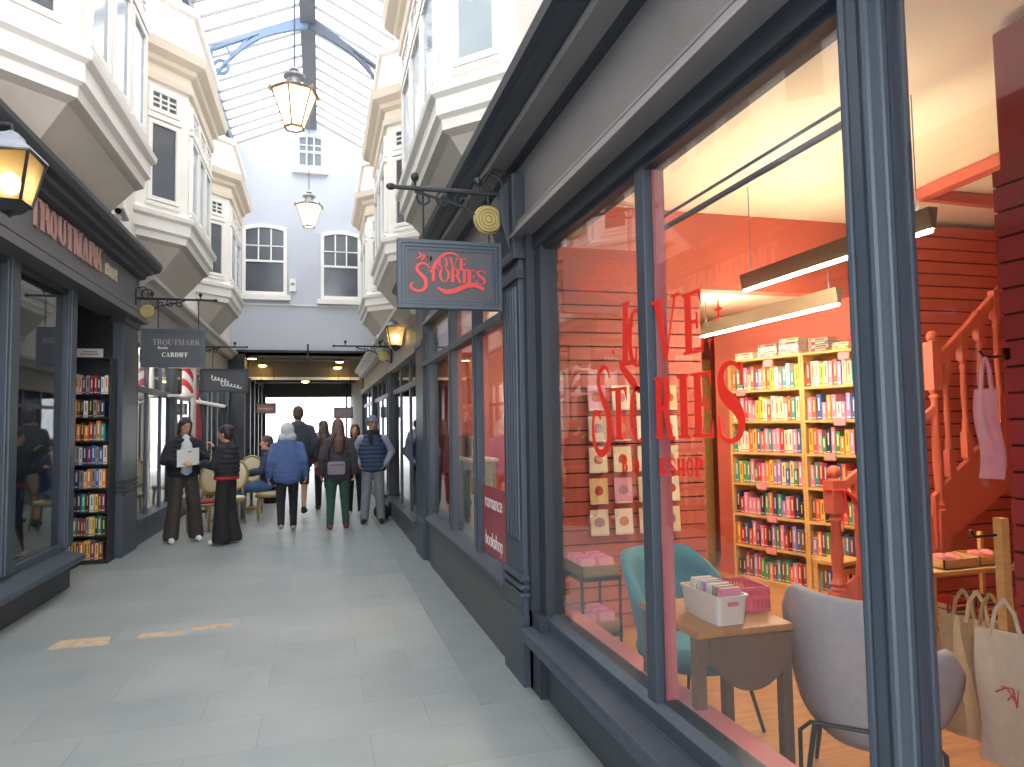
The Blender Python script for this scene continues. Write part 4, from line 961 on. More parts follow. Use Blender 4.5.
# books and prints leaning in the left window
for i, (y, x, hh, ww, c, l) in enumerate(((7.4, -2.75, .36, .3, OAKD, 'brown framed print leaning inside the left bookshop window'), (6.95, -2.72, .42, .3, PANEL, 'pale blue print leaning inside the left bookshop window'), (6.5, -2.7, .3, .25, CANW, 'cream print leaning low in the left bookshop window'))):
    o = thing('picture_frame', l, 'picture', (x, y, .4), PI/2-.5)
    Mr = Matrix.Rotation(-.45, 3, 'X')
    MB().cbox((0, 0, hh/2*.9), (ww, .02, hh), Mr).build('frame', c, o, bevel=.003)
    MB().cbox((0, -.011, hh/2*.9), (ww*.8, .006, hh*.8), Mr).build('print', [FARC, PAPER, SIGNG][i], o)

# ------------------------------------------------------------------ further shop fronts
SHOPFILL = mat('added shop fill light', '#ffffff', .5, emit='#fff6e8', strength=22)  # added glow that whitens the panes of the left shops
def shopfront(side, y0, y1, cells, label, fascia, corn, zf=2.75, lit=None, zt=3.45, xoff=0):
    s = 1 if side == 'right' else -1
    X = (1.16 if s > 0 else -2.38)+s*xoff
    o = thing('wall_%s_shop' % side if False else 'shop_front', label, 'shop front', (X, (y0+y1)/2, 0), kind='structure')
    oy = (y0+y1)/2; L = (y1-y0)/2
    B = lambda mb, a, b, c, d_, e, f_: mb.box(min(s*a, s*b), max(s*a, s*b), c, d_, e, f_)
    m = MB(); B(m, .0, .22, -L, L, 0, .3); B(m, -.06, .22, -L+.1, L-.1, .3, .36); m.build('stall_riser', NAVY, o)
    m = MB(); B(m, .05, .24, -L, L, zf, zt); B(m, -.03, .1, -L, L, zf-.06, zf+.06); m.build('fascia', fascia, o)
    m = MB(); m.prism([(s*.1, zt), (-s*.06, zt+.03), (-s*.12, zt+.12), (-s*.2, zt+.16), (-s*.2, zt+.22), (s*.26, zt+.3), (s*.26, zt)], lambda u, v, q: (u, -L+q, v), 2*L); m.build('cornice', corn, o)
    cw = 2*L/cells
    for i in range(cells+1):
        y = -L+cw*i; wv = .13 if i in (0, cells) else .05
        a, b = max(-L, y-wv), min(L, y+wv); m = MB(); B(m, .0 if wv > .1 else .05, .16, a, b, 0, zf); m.build('post', NAVYD if wv > .1 else NAVY, o, bevel=.006)
    m = MB(); B(m, .045, .14, -L, L, 2.1, 2.18); m.build('transom', NAVY, o)
    m = MB(); B(m, .07, .078, -L+.05, L-.05, .36, zf-.05); m.build('pane', GLASSL, o)
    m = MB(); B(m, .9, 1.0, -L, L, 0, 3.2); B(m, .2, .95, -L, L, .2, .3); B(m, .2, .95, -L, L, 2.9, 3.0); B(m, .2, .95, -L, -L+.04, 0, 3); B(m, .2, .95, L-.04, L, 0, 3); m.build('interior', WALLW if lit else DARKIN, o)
    if lit:
        m = MB(); B(m, .45, .6, -L+.2, L-.2, 2.84, 2.88); m.build('fill_light_panel', SHOPFILL, o)  # fill light added inside, not a known fitting of these shops
    return o
shopfront('left', 10.38, 13.1, 3, 'dark shop front with three panes beyond the left bookshop pilaster', FARF, FARC, 2.8, lit=True)
shopfront('left', 13.1, 16.6, 4, 'barber shop front behind the cafe tables on the left', FARF, FARC, 2.75, lit=True)
shopfront('left', 16.6, 20.5, 4, 'cafe front at the far left of the arcade', FARF, FARC, 2.75, lit=True)
shopfront('right', 8.82, 12.4, 3, 'dark shop front beyond the red bookshop on the right', FARF, FARC, 2.55, zt=2.95, xoff=.02)
shopfront('right', 12.4, 16.4, 4, 'second dark shop front on the right beyond the bookshop', FARF, FARC, 2.55, zt=2.95)
shopfront('right', 16.4, 20.5, 4, 'last dark shop front on the right before the exit passage', FARF, FARC, 2.55, zt=2.95)
# exit passage
struct('wall_passage_left', 'navy left wall of the exit passage', 'wall', MB().box(-2.7, -2.0, 20.5, 28, 0, 3.7), NAVYD)
struct('wall_passage_right', 'brown right wall of the exit passage', 'wall', MB().box(1.15, 1.9, 20.5, 28, 0, 3.7), mat('brown passage wall', '#75664f', .7))
struct('ceiling_passage', 'pale ceiling of the exit passage', 'ceiling', MB().box(-2.7, 1.9, 20.5, 28, 3.62, 3.75), FARC)
struct('trim_40', 'brown beam across the exit passage ceiling', 'beam', MB().box(-2.05, 1.2, 21.6, 21.9, 3.0, 3.62), mat('brown beam paint', '#5e564d', .6))
struct('trim_41', 'dark lintel over the mouth of the arcade', 'beam', MB().box(-2.05, 1.2, 27.4, 27.8, 2.72, 3.62).box(-2.05, 1.2, 24, 24.2, 3.05, 3.62), mat('dark brown lintel', '#57524f', .6))
struct('trim_42', 'white strip along the lower edge of the brown passage beam', 'trim', MB().box(-2.05, 1.2, 21.55, 21.6, 2.98, 3.06), WHITE)
struct('trim_43', 'dark metal rail crossing under the end wall', 'rail', MB().box(-2.3, 1.5, 20.3, 20.36, 3.66, 3.72).box(-2.3, 1.5, 20.3, 20.36, 3.42, 3.46).box(-.35, -.3, 20.3, 20.36, 3.4, 3.9), IRON)
struct('trim_44', 'slim post at the mouth of the arcade passage', 'post', MB().box(-1.9, -1.84, 26, 26.1, 0, 3.6).box(.9, .96, 26, 26.1, 0, 3.6), IRON)
for i in range(5): struct('trim_%d' % (46+i), '%s navy post from the front along the left wall of the exit passage' % ORD[i+1], 'post', MB().box(-2.0, -1.9, 21.0+1.35*i, 21.2+1.35*i, 0, 3.0), NAVYD)
SPOT = mat('warm spot lamp', '#ffe0a0', .5, emit='#ffd070', strength=14)
for i, (x, y, z, l) in enumerate(((-1.85, 20.9, 3.55, 'far left ceiling lamp just inside the exit passage'), (-1.6, 21.3, 3.4, 'lower left ceiling lamp just before the brown passage beam'), (.55, 20.9, 3.5, 'far right ceiling lamp just inside the exit passage'), (.5, 21.3, 3.35, 'lower right ceiling lamp just before the brown passage beam'), (-.45, 23, 3.05, 'ceiling lamp beyond the brown passage beam'))):
    o = thing('ceiling_lamp', l, 'ceiling lamp', (x, y, z), group='passage ceiling lamps')
    MB().lathe([(.03, .04), (.05, .03), (.14, 0), (.14, -.02)], n=16).tube([(0, 0, .04), (0, 0, 3.62-z)], .012, 8).build('lamp_shade', IRON, o); MB().lathe([(.11, -.02), (.1, -.05), (.05, -.07), (0, -.075)], n=16).build('bulb', SPOT, o)

# ------------------------------------------------------------------ hanging lanterns and wall lanterns
LGLASS = mat('lit opal lantern glass', '#fff4dc', .4, emit='#fff0d2', strength=1.5)
AMBER = bpy.data.materials.new('amber lantern glass'); AMBER.use_nodes = True
nt = AMBER.node_tree; nt.nodes.clear(); out = nt.nodes.new('ShaderNodeOutputMaterial'); mx = nt.nodes.new('ShaderNodeMixShader')
a_ = nt.nodes.new('ShaderNodeBsdfTransparent'); a_.inputs['Color'].default_value = (1, .85, .55, 1); b_ = nt.nodes.new('ShaderNodeBsdfTranslucent'); b_.inputs['Color'].default_value = (.72, .58, .38, 1)
mx.inputs['Fac'].default_value = .6; nt.links.new(a_.outputs[0], mx.inputs[1]); nt.links.new(b_.outputs[0], mx.inputs[2]); nt.links.new(mx.outputs[0], out.inputs['Surface'])
BULB = mat('lit warm bulb', '#fff0c8', .5, emit='#ffe2a8', strength=9)
def lantern(label, loc, h, ztop):
    o = thing('hanging_lantern', label, 'lantern', loc); r = h*.36
    MB().lathe([(r*.42, 0), (r*1.0, h*.6), (r*.98, h*.6)], n=6, rot=.3).build('glass', LGLASS, o)
    m = MB()
    for i in range(6):
        a = .3+PI/3*i; c, s = math.cos(a), math.sin(a)
        m.tube([(r*.43*c, r*.43*s, 0), (r*1.02*c, r*1.02*s, h*.6)], h*.014, 6); m.ell((r*1.1*c, r*1.1*s, h*.6), (.02, .02, .05), n=8, k=6)
    for rr_, z in ((r*.44, 0), (r*1.04, h*.6)): m.tube([(rr_*math.cos(.3+PI/3*i), rr_*math.sin(.3+PI/3*i), z) for i in range(6)], h*.022, 6, True)
    m.build('frame', mat('lantern brass', '#9c8358', .5, metal=.3), o)
    m = MB(); m.lathe([(r*1.04, h*.61), (r*.55, h*.7), (r*.32, h*.72), (r*.3, h*.84), (r*.5, h*.86), (r*.5, h*.89), (r*.15, h*.93), (r*.12, h*.97), (r*.22, h*.99), (r*.1, h*1.04), (0, h*1.05)], n=18); m.build('cap', mat('lantern cap', '#a7a9ae', .4, metal=.5), o, smooth=True)
    MB().tube([(0, 0, h), (0, 0, ztop-loc[2])], .012, 8).build('rod', STEEL, o)
lantern('nearer white lantern hanging from the glass roof', (-.33, 9.5, 5.53), .8, 10.25)
lantern('farther white lantern hanging before the end wall', (-.26, 17.5, 6.45), .86, 10.25)
def wall_lantern(label, loc, h, s, bx, rot=.0):
    o = thing('wall_lantern', label, 'lantern', loc, rot); r = h*.42; q = PI/4
    MB().lathe([(r*.62, 0), (r, h*.62)], n=4, rot=q).build('glass', AMBER, o)
    m = MB()
    for i in range(4):
        a = q+PI/2*i; c, sn = math.cos(a), math.sin(a); m.tube([(r*.63*c, r*.63*sn, 0), (r*1.02*c, r*1.02*sn, h*.62)], h*.022, 6)
    for rr_, z in ((r*.64, 0), (r*1.04, h*.62)): m.tube([(rr_*math.cos(q+PI/2*i), rr_*math.sin(q+PI/2*i), z) for i in range(4)], h*.025, 6, True)
    m.build('frame', IRON, o)
    MB().lathe([(r*1.12, h*.64), (r*1.1, h*.67), (r*.45, h*.82), (r*.4, h*.9), (r*.15, h*.95), (0, h)], n=4, rot=q).build('cap', mat('lantern lid', '#9aa0ac', .45, metal=.3), o)
    MB().lathe([(r*.64, 0), (r*.35, -h*.12), (r*.1, -h*.16), (0, -h*.2)], n=4, rot=q).build('finial', IRON, o)
    MB().ell((0, 0, h*.26), (h*.12, h*.12, h*.15)).build('bulb', BULB, o)
    MB().tube([(0, 0, h*.95), (0, 0, h*1.05), (s*abs(bx)*.5, 0, h*1.12), (s*abs(bx), 0, h*1.02)], h*.03, 8).tube([(s*abs(bx), 0, h*1.15), (s*abs(bx), 0, h*.75)], h*.05, 8).build('bracket', IRON, o)
    lamp('lantern_glow', (0, 0, h*.26), 3, (1, .78, .46), .03, o)
wall_lantern('large amber wall lantern on the left bookshop fascia', (-1.655, 4.4, 2.82), .42, -1, .68)
wall_lantern('small amber wall lantern on the right beside the hanging sign', (1.06, 10.2, 2.72), .44, 1, .16)
wall_lantern('small glowing lantern on the far left by the tattoo parlour sign', (-1.62, 15.2, 2.35), .36, -1, .7)

# ------------------------------------------------------------------ hanging signs
def scroll(cx, cz, r0, turns, a0, dirn=1, n=26, y=0): return [(cx+(r0*(1-.85*i/n))*math.cos(a0+dirn*turns*2*PI*i/n), y, cz+(r0*(1-.85*i/n))*math.sin(a0+dirn*turns*2*PI*i/n)) for i in range(n+1)]
def bracket(name, label, loc, s, L, disc=True, group=None):
    """horizontal bar running from the wall at local x=0 into the arcade (direction s)"""
    o = thing(name, label, 'sign bracket', loc)
    m = MB(); m.tube([(0, 0, 0), (s*L, 0, 0)], [.018, .014], 8); m.ell((s*(L+.015), 0, 0), (.03, .022, .022), n=8, k=6); m.box(-.015, .015, -.03, .03, -.3, .12); m.build('bar', IRON, o)
    m = MB()
    m.tube(scroll(s*.13, .05, .09, 1.2, 0), .009, 6); m.tube([(s*.2, 0, .03), (s*.1, 0, .16), (s*.02, 0, .14)], .009, 6)
    for c in (.3, .42, .54): m.tube(scroll(s*c, -.06, .055, 1.3, PI/2), .007, 6)
    m.tube([(0, 0, -.28), (s*.15, 0, -.2), (s*.28, 0, -.1), (s*.6, 0, -.02)], .009, 6)
    for c in (.2, L*.82): m.ell((s*c, 0, .07), (.025, .025, .03), n=8, k=6); m.tube([(s*c, 0, 0), (s*c, 0, .06)], .008, 6)
    m.build('scrollwork', IRON, o)
    if disc:
        m = MB(); m.tube([(s*.14, -.025, -.17), (s*.14, .025, -.17)], .08, 24); m.build('disc', GOLD, o, smooth=True)
        m = MB()
        for r in (.022, .044, .064): m.tube([(s*.14+r*math.cos(2*PI*i/20), -.026, -.17+r*math.sin(2*PI*i/20)) for i in range(20)], .006, 5, True)
        m.tube([(s*.14+.084*math.cos(2*PI*i/24), 0, -.17+.084*math.sin(2*PI*i/24)) for i in range(24)], .012, 6, True); m.build('disc_rim', BRASS, o)
    return o
def sign(name, label, x0, x1, y, z0, z1, zbar, board=SIGNB, fr=NAVY, fw=.045):
    o = thing(name, label, 'sign', ((x0+x1)/2, y, z0)); X = (x1-x0)/2; H = z1-z0
    MB().box(-X+fw*.5, X-fw*.5, -.02, .02, fw*.5, H-fw*.5).build('board', board, o)
    m = MB()
    for dd, t in ((0, .035), (fw*.55, .03), (fw, .025)):
        e = fw*.5 if dd == 0 else fw*.4
        m.box(-X+dd, X-dd, -t, t, dd, dd+e).box(-X+dd, X-dd, -t, t, H-dd-e, H-dd).box(-X+dd, -X+dd+e, -t, t, dd+e, H-dd-e).box(X-dd-e, X-dd, -t, t, dd+e, H-dd-e)
    m.build('frame', fr, o)
    for x in (-X*.5, X*.78): MB().tube([(x, 0, H-.01), (x, 0, zbar-z0)], .006, 6).build('chain', IRON, o)
    return o
bracket('sign_bracket', 'ornate iron bracket with gold disc on the right pilaster', (1.16, 4.22, 3.01), -1, .73)
o = sign('hanging_sign', 'charcoal sign with red Love Stories lettering hung from the right pilaster', .45, 1.095, 4.22, 2.265, 2.685, 3.01)
m = MB(); k_ = .075
def sg(ox, oz, h, sl=0): return lambda u, v, q: (ox+u*h, -.021-q, oz+v*h+u*h*sl)
word(m, 'OVE', sg(-.075, .25, .075, -.06), .002, .04)
word(m, 'TORIES', sg(-.14, .17, .085, -.03), .002, .03)
fs = lambda u, v, q: (u-.01, -.0235-q, v)
L, Q = path([(.06, .325), (.03, .345), (-.02, .34), (-.06, .31), (-.085, .27), (-.1, .235), (-.12, .225)], [.006, .012, .014, .014, .022, .02, .008]); m.strip(L, Q, fs, .002)
L, Q = path([(-.12, .255), (-.15, .275), (-.185, .265), (-.195, .235), (-.17, .205), (-.145, .175), (-.145, .13), (-.18, .105), (-.22, .115), (-.235, .14), (-.215, .155)], [.008, .012, .016, .02, .022, .024, .022, .018, .016, .014, .008]); m.strip(L, Q, fs, .002)
L, Q = path([(-.07, .13), (-.02, .105), (.04, .115), (.11, .145), (.17, .15), (.22, .125)], [.01, .03, .03, .028, .026, .02]); m.strip(L, Q, fs, .002)
for i in range(4): L, Q = path([(-.2+.03*i, .3-.01*(i % 2)), (-.17+.02*i, .32), (-.185+.025*i, .35-.02*i)], [.004, .014, .004]); m.strip(L, Q, fs, .002)
m.build('lettering', SIGNRED, o)
bracket('sign_bracket', 'iron bracket with gold disc on the left pilaster above the Cardiff sign', (-2.36, 10.2, 3.31), 1, .97)
o = sign('hanging_sign', 'charcoal Cardiff bookshop sign hanging on the left beyond the doorway', -2.28, -1.5, 10.2, 2.39, 2.9, 3.3)
m = MB(); word(m, 'CARDIFF', sg(-.14, .14, .06), .002, .07); m.build('white_lettering', SIGNW, o)
MF = Matrix(((1, 0, 0, 0), (0, 0, -1, -.021), (0, 1, 0, 0), (0, 0, 0, 1)))
m = MB(); word(m, 'TROUTMARK', sg(-.26, .3, .075), .002, .04); m.build('faded_lettering', SIGNG, o)
plain_text('small_lettering', 'Books', .05, Matrix.Translation((-.13, 0, .245)) @ MF, SIGNW, o, .001)
bracket('sign_bracket', 'iron bracket carrying the dark parlour sign further along on the left', (-2.36, 13.6, 3.05), 1, 1.05)
o = sign('hanging_sign', 'dark parlour sign with slanting white script on the left', -2.07, -1.27, 13.6, 2.22, 2.65, 3.05, SIGNB, NAVYD, .03)
m = MB()
for i, (x0, z0, n) in enumerate(((-.22, .27, 5), (-.06, .17, 6))):
    pts = []
    for j in range(n*8+1): t = j/8; pts.append((x0+.055*t+.02*math.cos(t*2*PI), z0-.012*t+.03*math.sin(t*2*PI)*(1.4 if j < 8 else .8)))
    L, Q = path(pts, [.012, .02, .012, .018]); m.strip(L, Q, lambda u, v, q: (u, -.021-q, v), .002)
m.build('script', SIGNW, o)
BRN = mat('brown far sign', '#7d625c', .6)
o = sign('hanging_sign', 'small brown sign with pink script at the left of the exit', -1.62, -1.12, 19.5, 1.94, 2.23, 3.4, BRN, IRON, .02)
m = MB(); L, Q = path([(-.17+.02*i, .14+.025*math.sin(i*1.9)) for i in range(18)], [.02, .02]); m.strip(L, Q, lambda u, v, q: (u, -.021-q, v), .002); m.build('script', mat('pink sign paint', '#d58f88', .6), o)
sign('hanging_sign', 'small plain brown sign at the right of the exit', .36, .86, 19.5, 1.8, 2.1, 3.4, mat('brown grey far sign', '#857a78', .6), IRON, .02)
bracket('sign_bracket', 'iron bracket with gold disc on the far right cornice', (1.2, 12.3, 2.95), -1, .95)
# barber pole
o = thing('barber_pole', 'red and white striped barber pole on the left shop front', 'barber pole', (-2.1, 12.5, 2.1))
def pole_mat():
    m = bpy.data.materials.new('barber stripes'); m.use_nodes = True; nt = m.node_tree; b = nt.nodes['Principled BSDF']
    tc = nt.nodes.new('ShaderNodeTexCoord'); wv = nt.nodes.new('ShaderNodeTexWave'); wv.wave_type = 'BANDS'; wv.bands_direction = 'DIAGONAL'; wv.inputs['Scale'].default_value = 2.6; wv.inputs['Distortion'].default_value = 0
    rp = nt.nodes.new('ShaderNodeValToRGB'); rp.color_ramp.interpolation = 'CONSTANT'; rp.color_ramp.elements[0].color = (*lin('#e8e4e2'), 1); rp.color_ramp.elements[1].position = .5; rp.color_ramp.elements[1].color = (*lin('#c5303a'), 1)
    nt.links.new(tc.outputs['Object'], wv.inputs['Vector']); nt.links.new(wv.outputs['Color'], rp.inputs['Fac']); nt.links.new(rp.outputs['Color'], b.inputs['Base Color']); return m
MB().tube([(0, 0, .05), (0, 0, .46)], .085, 20).build('cylinder', pole_mat(), o, smooth=True)
MB().lathe([(.0, -.04), (.05, -.03), (.1, 0), (.1, .05)], n=18).lathe([(.1, .46), (.1, .5), (.06, .55), (.0, .57)], n=18).box(-.3, 0, -.02, .02, .0, .04).box(-.3, 0, -.02, .02, .47, .51).build('end_cap', WHITEP, o)
o = thing('downpipe', 'pale vertical pipe with white arm beside the barber pole', 'pipe', (-2.1, 13.05, 0))
MB().tube([(0, 0, 0), (0, 0, 2.65)], .045, 12).build('pipe', FARC, o); MB().tube([(0, 0, 2.05), (.5, .1, 1.95)], .03, 8).build('arm', WHITEP, o)
for i, (x, y, l) in enumerate(((-2.25, 14.4, 'folded red and white parasol standing by the left shop front'),)):
    o = thing('parasol', l, 'parasol', (x, y, 0)); MB().lathe([(.03, .9), (.1, 1.0), (.08, 1.6), (.03, 2.3), (0, 2.35)], n=10).build('canopy', mat('red parasol cloth', '#b8474c', .8), o); MB().tube([(0, 0, 0), (0, 0, .95)], .02, 8).lathe([(.2, 0), (.2, .04), (.04, .06)], n=14).build('pole', IRON, o)

# ------------------------------------------------------------------ people
def cloth(n, c, v=.1): return mat(n, c, .85, var=v, scale=14)
SKIN = mat('skin', '#c99578', .55); SKIN2 = mat('tan skin', '#b9835f', .55)
EYEW = mat('eye', '#2a1d18', .3); LIP = mat('lips', '#a4544a', .5)
def person(label, loc, rz, H, la=None, ra=None, ll=None, rl=None, tilt=0, yaw=0, lean=0, coat=None, coat_z=.86, puffy=False, top=None, legs=None, flare=0, shoes=None, hair=None, hairstyle='short',
           sleeves=None, skin=SKIN, shorts=False, width=1.0, seat=None, hat=None, scarf=None, vest=None, hem=None, face=True):
    s = H/1.75
    o = thing('person', label, 'person', loc, rz)
    V = Vector
    dn = lean
    def L_(p):                                   # lean the upper body forward about the hip
        p = V(p)
        if p.z > .95:
            dz = p.z-.95; p = V((p.x, p.y+dz*math.sin(dn), .95+dz*math.cos(dn)))
        return p*s
    sh = {1: (.172*width, 0, 1.385), -1: (-.172*width, 0, 1.385)}
    la = la or ((-.25*width, -.03, 1.14), (-.26*width, .06, .89)); ra = ra or ((.25*width, -.03, 1.14), (.26*width, .06, .89))
    ll = ll or ((-.1, .02, .5), (-.105, 0, .085)); rl = rl or ((.1, .02, .5), (.105, 0, .085))
    hip = {1: (.09, 0, .9), -1: (-.09, 0, .9)}
    arms = {1: ra, -1: la}; lgs = {1: rl, -1: ll}
    HP = L_((0, .025, 1.625)); HM = Matrix.Rotation(yaw, 3, 'Z') @ Matrix.Rotation(-tilt-lean*.5, 3, 'X')
    hd = lambda x, y, z: HP+HM @ V((x, y, z))*s
    b = MB()
    b.ell(HP+HM @ V((0, 0, .02))*s, (.076*s, .096*s, .108*s), HM, 18, 14); b.ell(hd(0, .03, -.05), (.056*s, .062*s, .065*s), HM, 14, 10)
    b.cap(hd(0, .088, .012), hd(0, .108, -.024), .010*s, .015*s, 8)                     # nose
    for e in (1, -1): b.ell(hd(.077*e, -.008, -.004), (.011*s, .02*s, .032*s), HM, 8, 6)
    b.cap(L_((0, -.005, 1.43)), hd(0, -.015, -.06), .056*s, .052*s)
    b.ell(L_((0, 0, 1.3)), (.15*s*width, .1*s, .17*s)); b.ell(L_((0, .01, 1.12)), (.13*s*width, .095*s, .15*s)); b.ell(V((0, 0, .96))*s, (.155*s*width, .11*s, .13*s))
    for e in (1, -1):
        S, (E_, W_) = L_(sh[e]), arms[e]; E_, W_ = L_(E_), L_(W_)
        b.cap(L_((.05*e, 0, 1.43)), S, .055*s, .052*s); b.cap(S, E_, .05*s, .038*s); b.cap(E_, W_, .038*s, .026*s)
        dd = (W_-E_).normalized(); side = V((0, 1, 0)); side = (side-dd*side.dot(dd))
        if side.length < .4: side = V((0, 0, 1)); side = side-dd*side.dot(dd)
        side.normalize(); nn = dd.cross(side)*(1 if e < 0 else -1)
        if dd.z > -.3: side = V((-e, 0, .6)); side = (side-dd*side.dot(dd)).normalized(); nn = dd.cross(side); nn = nn if nn.z < 0 else -nn
        PM = Matrix((side, nn, dd)).transposed(); b.ell(W_+dd*.048*s, (.041*s, .016*s, .056*s), PM, 10, 8)
        for q, ln in ((-.031, .058), (-.0105, .074), (.0105, .08), (.031, .07)):
            p0 = W_+dd*.088*s+side*q*s; p1 = p0+(dd*.8+nn*.35).normalized()*ln*.5*s; p2 = p1+(dd*.55+nn*.8).normalized()*ln*.5*s
            b.cap(p0, p1, .0088*s, .008*s, 7); b.cap(p1, p2, .008*s, .0068*s, 7)
        t0 = W_+dd*.03*s+side*.033*s; t1 = t0+(dd*.6+side*.7+nn*.2).normalized()*.036*s; b.cap(t0, t1, .011*s, .009*s, 7); b.cap(t1, t1+(dd*.85+nn*.35).normalized()*.03*s, .009*s, .0078*s, 7)
        Hh, (K, A) = V(hip[e])*s, lgs[e]; K, A = V(K)*s, V(A)*s
        b.cap(Hh, K, .082*s, .054*s); b.cap(K, A, .053*s, .036*s); b.cap(A-V((0, .02, .02))*s, A+V((.01*e, .14, -.05))*s, .036*s, .028*s)
    put('body', remesh(b, .0085*s), skin, o)
    if face:
        m = MB()
        for e in (1, -1): m.ell(hd(.03*e, .091, .022), (.014*s, .006*s, .007*s), HM, 8, 6); m.cap(hd(.016*e, .094, .042), hd(.046*e, .084, .043), .004*s, .003*s, 6)
        m.build('eyes', EYEW, o); MB().ell(hd(0, .093, -.052), (.024*s, .006*s, .008*s), HM, 10, 6).build('mouth', LIP, o)
    if top:
        m = MB(); m.ell(L_((0, .01, 1.27)), (.16*s*width, .118*s, .19*s)); m.ell(L_((0, .01, 1.08)), (.155*s*width, .116*s, .19*s)); m.cap(L_((0, 0, 1.4)), L_((0, 0, 1.46)), .09*s, .07*s); put('shirt', remesh(m, .013), top, o)
    if coat:
        m = MB(); zb = coat_z
        nst = int((1.42-zb)/.065)
        for i in range(nst+1):
            z = zb+.03+(1.39-zb)*i/nst; t = (z-zb)/(1.42-zb)
            rx = (.185+.02*math.sin(PI*t))*width*(1-.12*max(0, t-.8)/.2); ry = .135+.015*math.sin(PI*t)
            if puffy: rx += .028; ry += .03
            rx *= 1-.2*max(0, t-.7)/.3
            m.ell(L_((0, -.005, z)), (rx*s, ry*s, (.068 if puffy else .105)*s), None, 20, 8)
        for e in (1, -1):
            S, (E_, W_) = L_(sh[e]), arms[e]; E_, W_ = L_(E_), L_(W_); g = .016 if puffy else .012
            if not vest:
                m.cap(L_((.04*e, -.005, 1.42)), S, (.062+g)*s, (.054+g)*s)
                n = 5 if puffy else 2
                for i in range(n):
                    a, c = S.lerp(E_, i/n), S.lerp(E_, (i+1)/n); m.cap(a, c, (.058+g)*s, (.052+g)*s)
                    a, c = E_.lerp(W_, i/n), E_.lerp(W_, (i+1)/n); m.cap(a, c, (.052+g)*s, (.042+g*.8)*s)
            else: m.cap(L_((.04*e, -.005, 1.42)), L_((.14*e*width, -.005, 1.39)), .07*s, .06*s)
        if hairstyle != 'hood': m.tube([L_((.075*math.cos(a), .01+.08*math.sin(a), 1.485)) for a in [2*PI*i/14 for i in range(14)]], .028*s, 8, True)
        put('vest' if vest else 'jacket', remesh(m, .012), coat, o)
    if sleeves:
        m = MB()
        for e in (1, -1):
            S, (E_, W_) = L_(sh[e]), arms[e]; E_, W_ = L_(E_), L_(W_); m.cap(S, E_, .075*s, .062*s); m.cap(E_, W_, .062*s, .045*s)
        m.cap(L_((-.16*width, 0, 1.385)), L_((.16*width, 0, 1.385)), .065*s, .065*s); put('sleeves', remesh(m, .012), sleeves, o)
    if hem:
        m = MB(); m.tube([V((.19*width*math.cos(a), .14*math.sin(a), coat_z))*s for a in [2*PI*i/20 for i in range(20)]], .03*s, 8, True); m.build('shirt_hem', hem, o, smooth='all')
    if legs:
        m = MB(); m.ell(V((0, 0, .95))*s, (.175*s*width, .13*s, .12*s))
        for e in (1, -1):
            Hh, (K, A) = V(hip[e])*s, lgs[e]; K, A = V(K)*s, V(A)*s
            m.cap(Hh, K, .1*s, (.075+flare*.4)*s)
            if shorts: m = m
            else: m.cap(K, A+V((0, -.01, .0))*s, (.074+flare*.4)*s, (.056+flare)*s)
        me = remesh(m, .012)
        bm_ = bmesh.new(); bm_.from_mesh(me); zc = .035*s if not shorts else .5*s
        bmesh.ops.bisect_plane(bm_, geom=bm_.verts[:]+bm_.edges[:]+bm_.faces[:], plane_co=(0, 0, zc), plane_no=(0, 0, -1), clear_outer=True); bm_.to_mesh(me); bm_.free()
        put('shorts' if shorts else 'trousers', me, legs, o)
    if shoes:
        for e in (1, -1):
            A = V(lgs[e][1])*s; m = MB(); up_ = A.z/s-.085
            m.cap(A+V((0, -.03, -.035))*s, A+V((.015*e, .14, -.045))*s, .045*s, .038*s); m.ell(A+V((0, -.01, -.01))*s, (.045*s, .055*s, .05*s))
            me = remesh(m, .01); bm_ = bmesh.new(); bm_.from_mesh(me)
            zc = A.z-.083*s
            bmesh.ops.bisect_plane(bm_, geom=bm_.verts[:]+bm_.edges[:]+bm_.faces[:], plane_co=(0, 0, max(.002, zc)), plane_no=(0, 0, -1), clear_outer=True); bmesh.ops.holes_fill(bm_, edges=bm_.edges); bm_.to_mesh(me); bm_.free()
            put('shoe', me, shoes, o)
    if hair:
        m = MB()
        if hairstyle in ('short', 'long', 'bob', 'bun'):
            m.ell(hd(0, -.014, .045), (.088*s, .102*s, .1*s), HM); m.ell(hd(0, -.045, .0), (.084*s, .075*s, .1*s), HM)
        if hairstyle == 'bob':
            for e in (1, -1): m.cap(hd(.07*e, .01, .05), hd(.078*e, -.005, -.1), .028*s, .024*s)
            m.cap(hd(0, -.07, 0), hd(0, -.07, -.1), .075*s, .06*s)
        if hairstyle == 'long':
            for e in (1, -1): m.cap(hd(.066*e, -.0, .04), hd(.078*e, -.03, -.14), .03*s, .032*s); m.cap(hd(.07*e, -.03, -.1), L_((.09*e, -.1, 1.3)), .04*s, .035*s)
            m.cap(hd(0, -.06, 0), L_((0, -.12, 1.4)), .09*s, .085*s); m.cap(L_((0, -.12, 1.4)), L_((0, -.145, 1.26)), .1*s, .075*s)
        if hairstyle == 'bun':
            m.ell(hd(0, -.1, .07), (.055*s, .05*s, .05*s), HM); m.cap(hd(.03, -.07, -.02), L_((.03, -.13, 1.3)), .05*s, .035*s); m.cap(hd(.055, .05, .06), hd(.072, .04, -.03), .018*s, .012*s)
        if hairstyle == 'hood':
            m.ell(hd(0, -.03, .03), (.115*s, .125*s, .135*s), HM); m.cap(hd(-.06, -.05, -.09), hd(.06, -.05, -.09), .09*s, .09*s)
        put('hood' if hairstyle == 'hood' else 'hair', remesh(m, .011), hair, o)
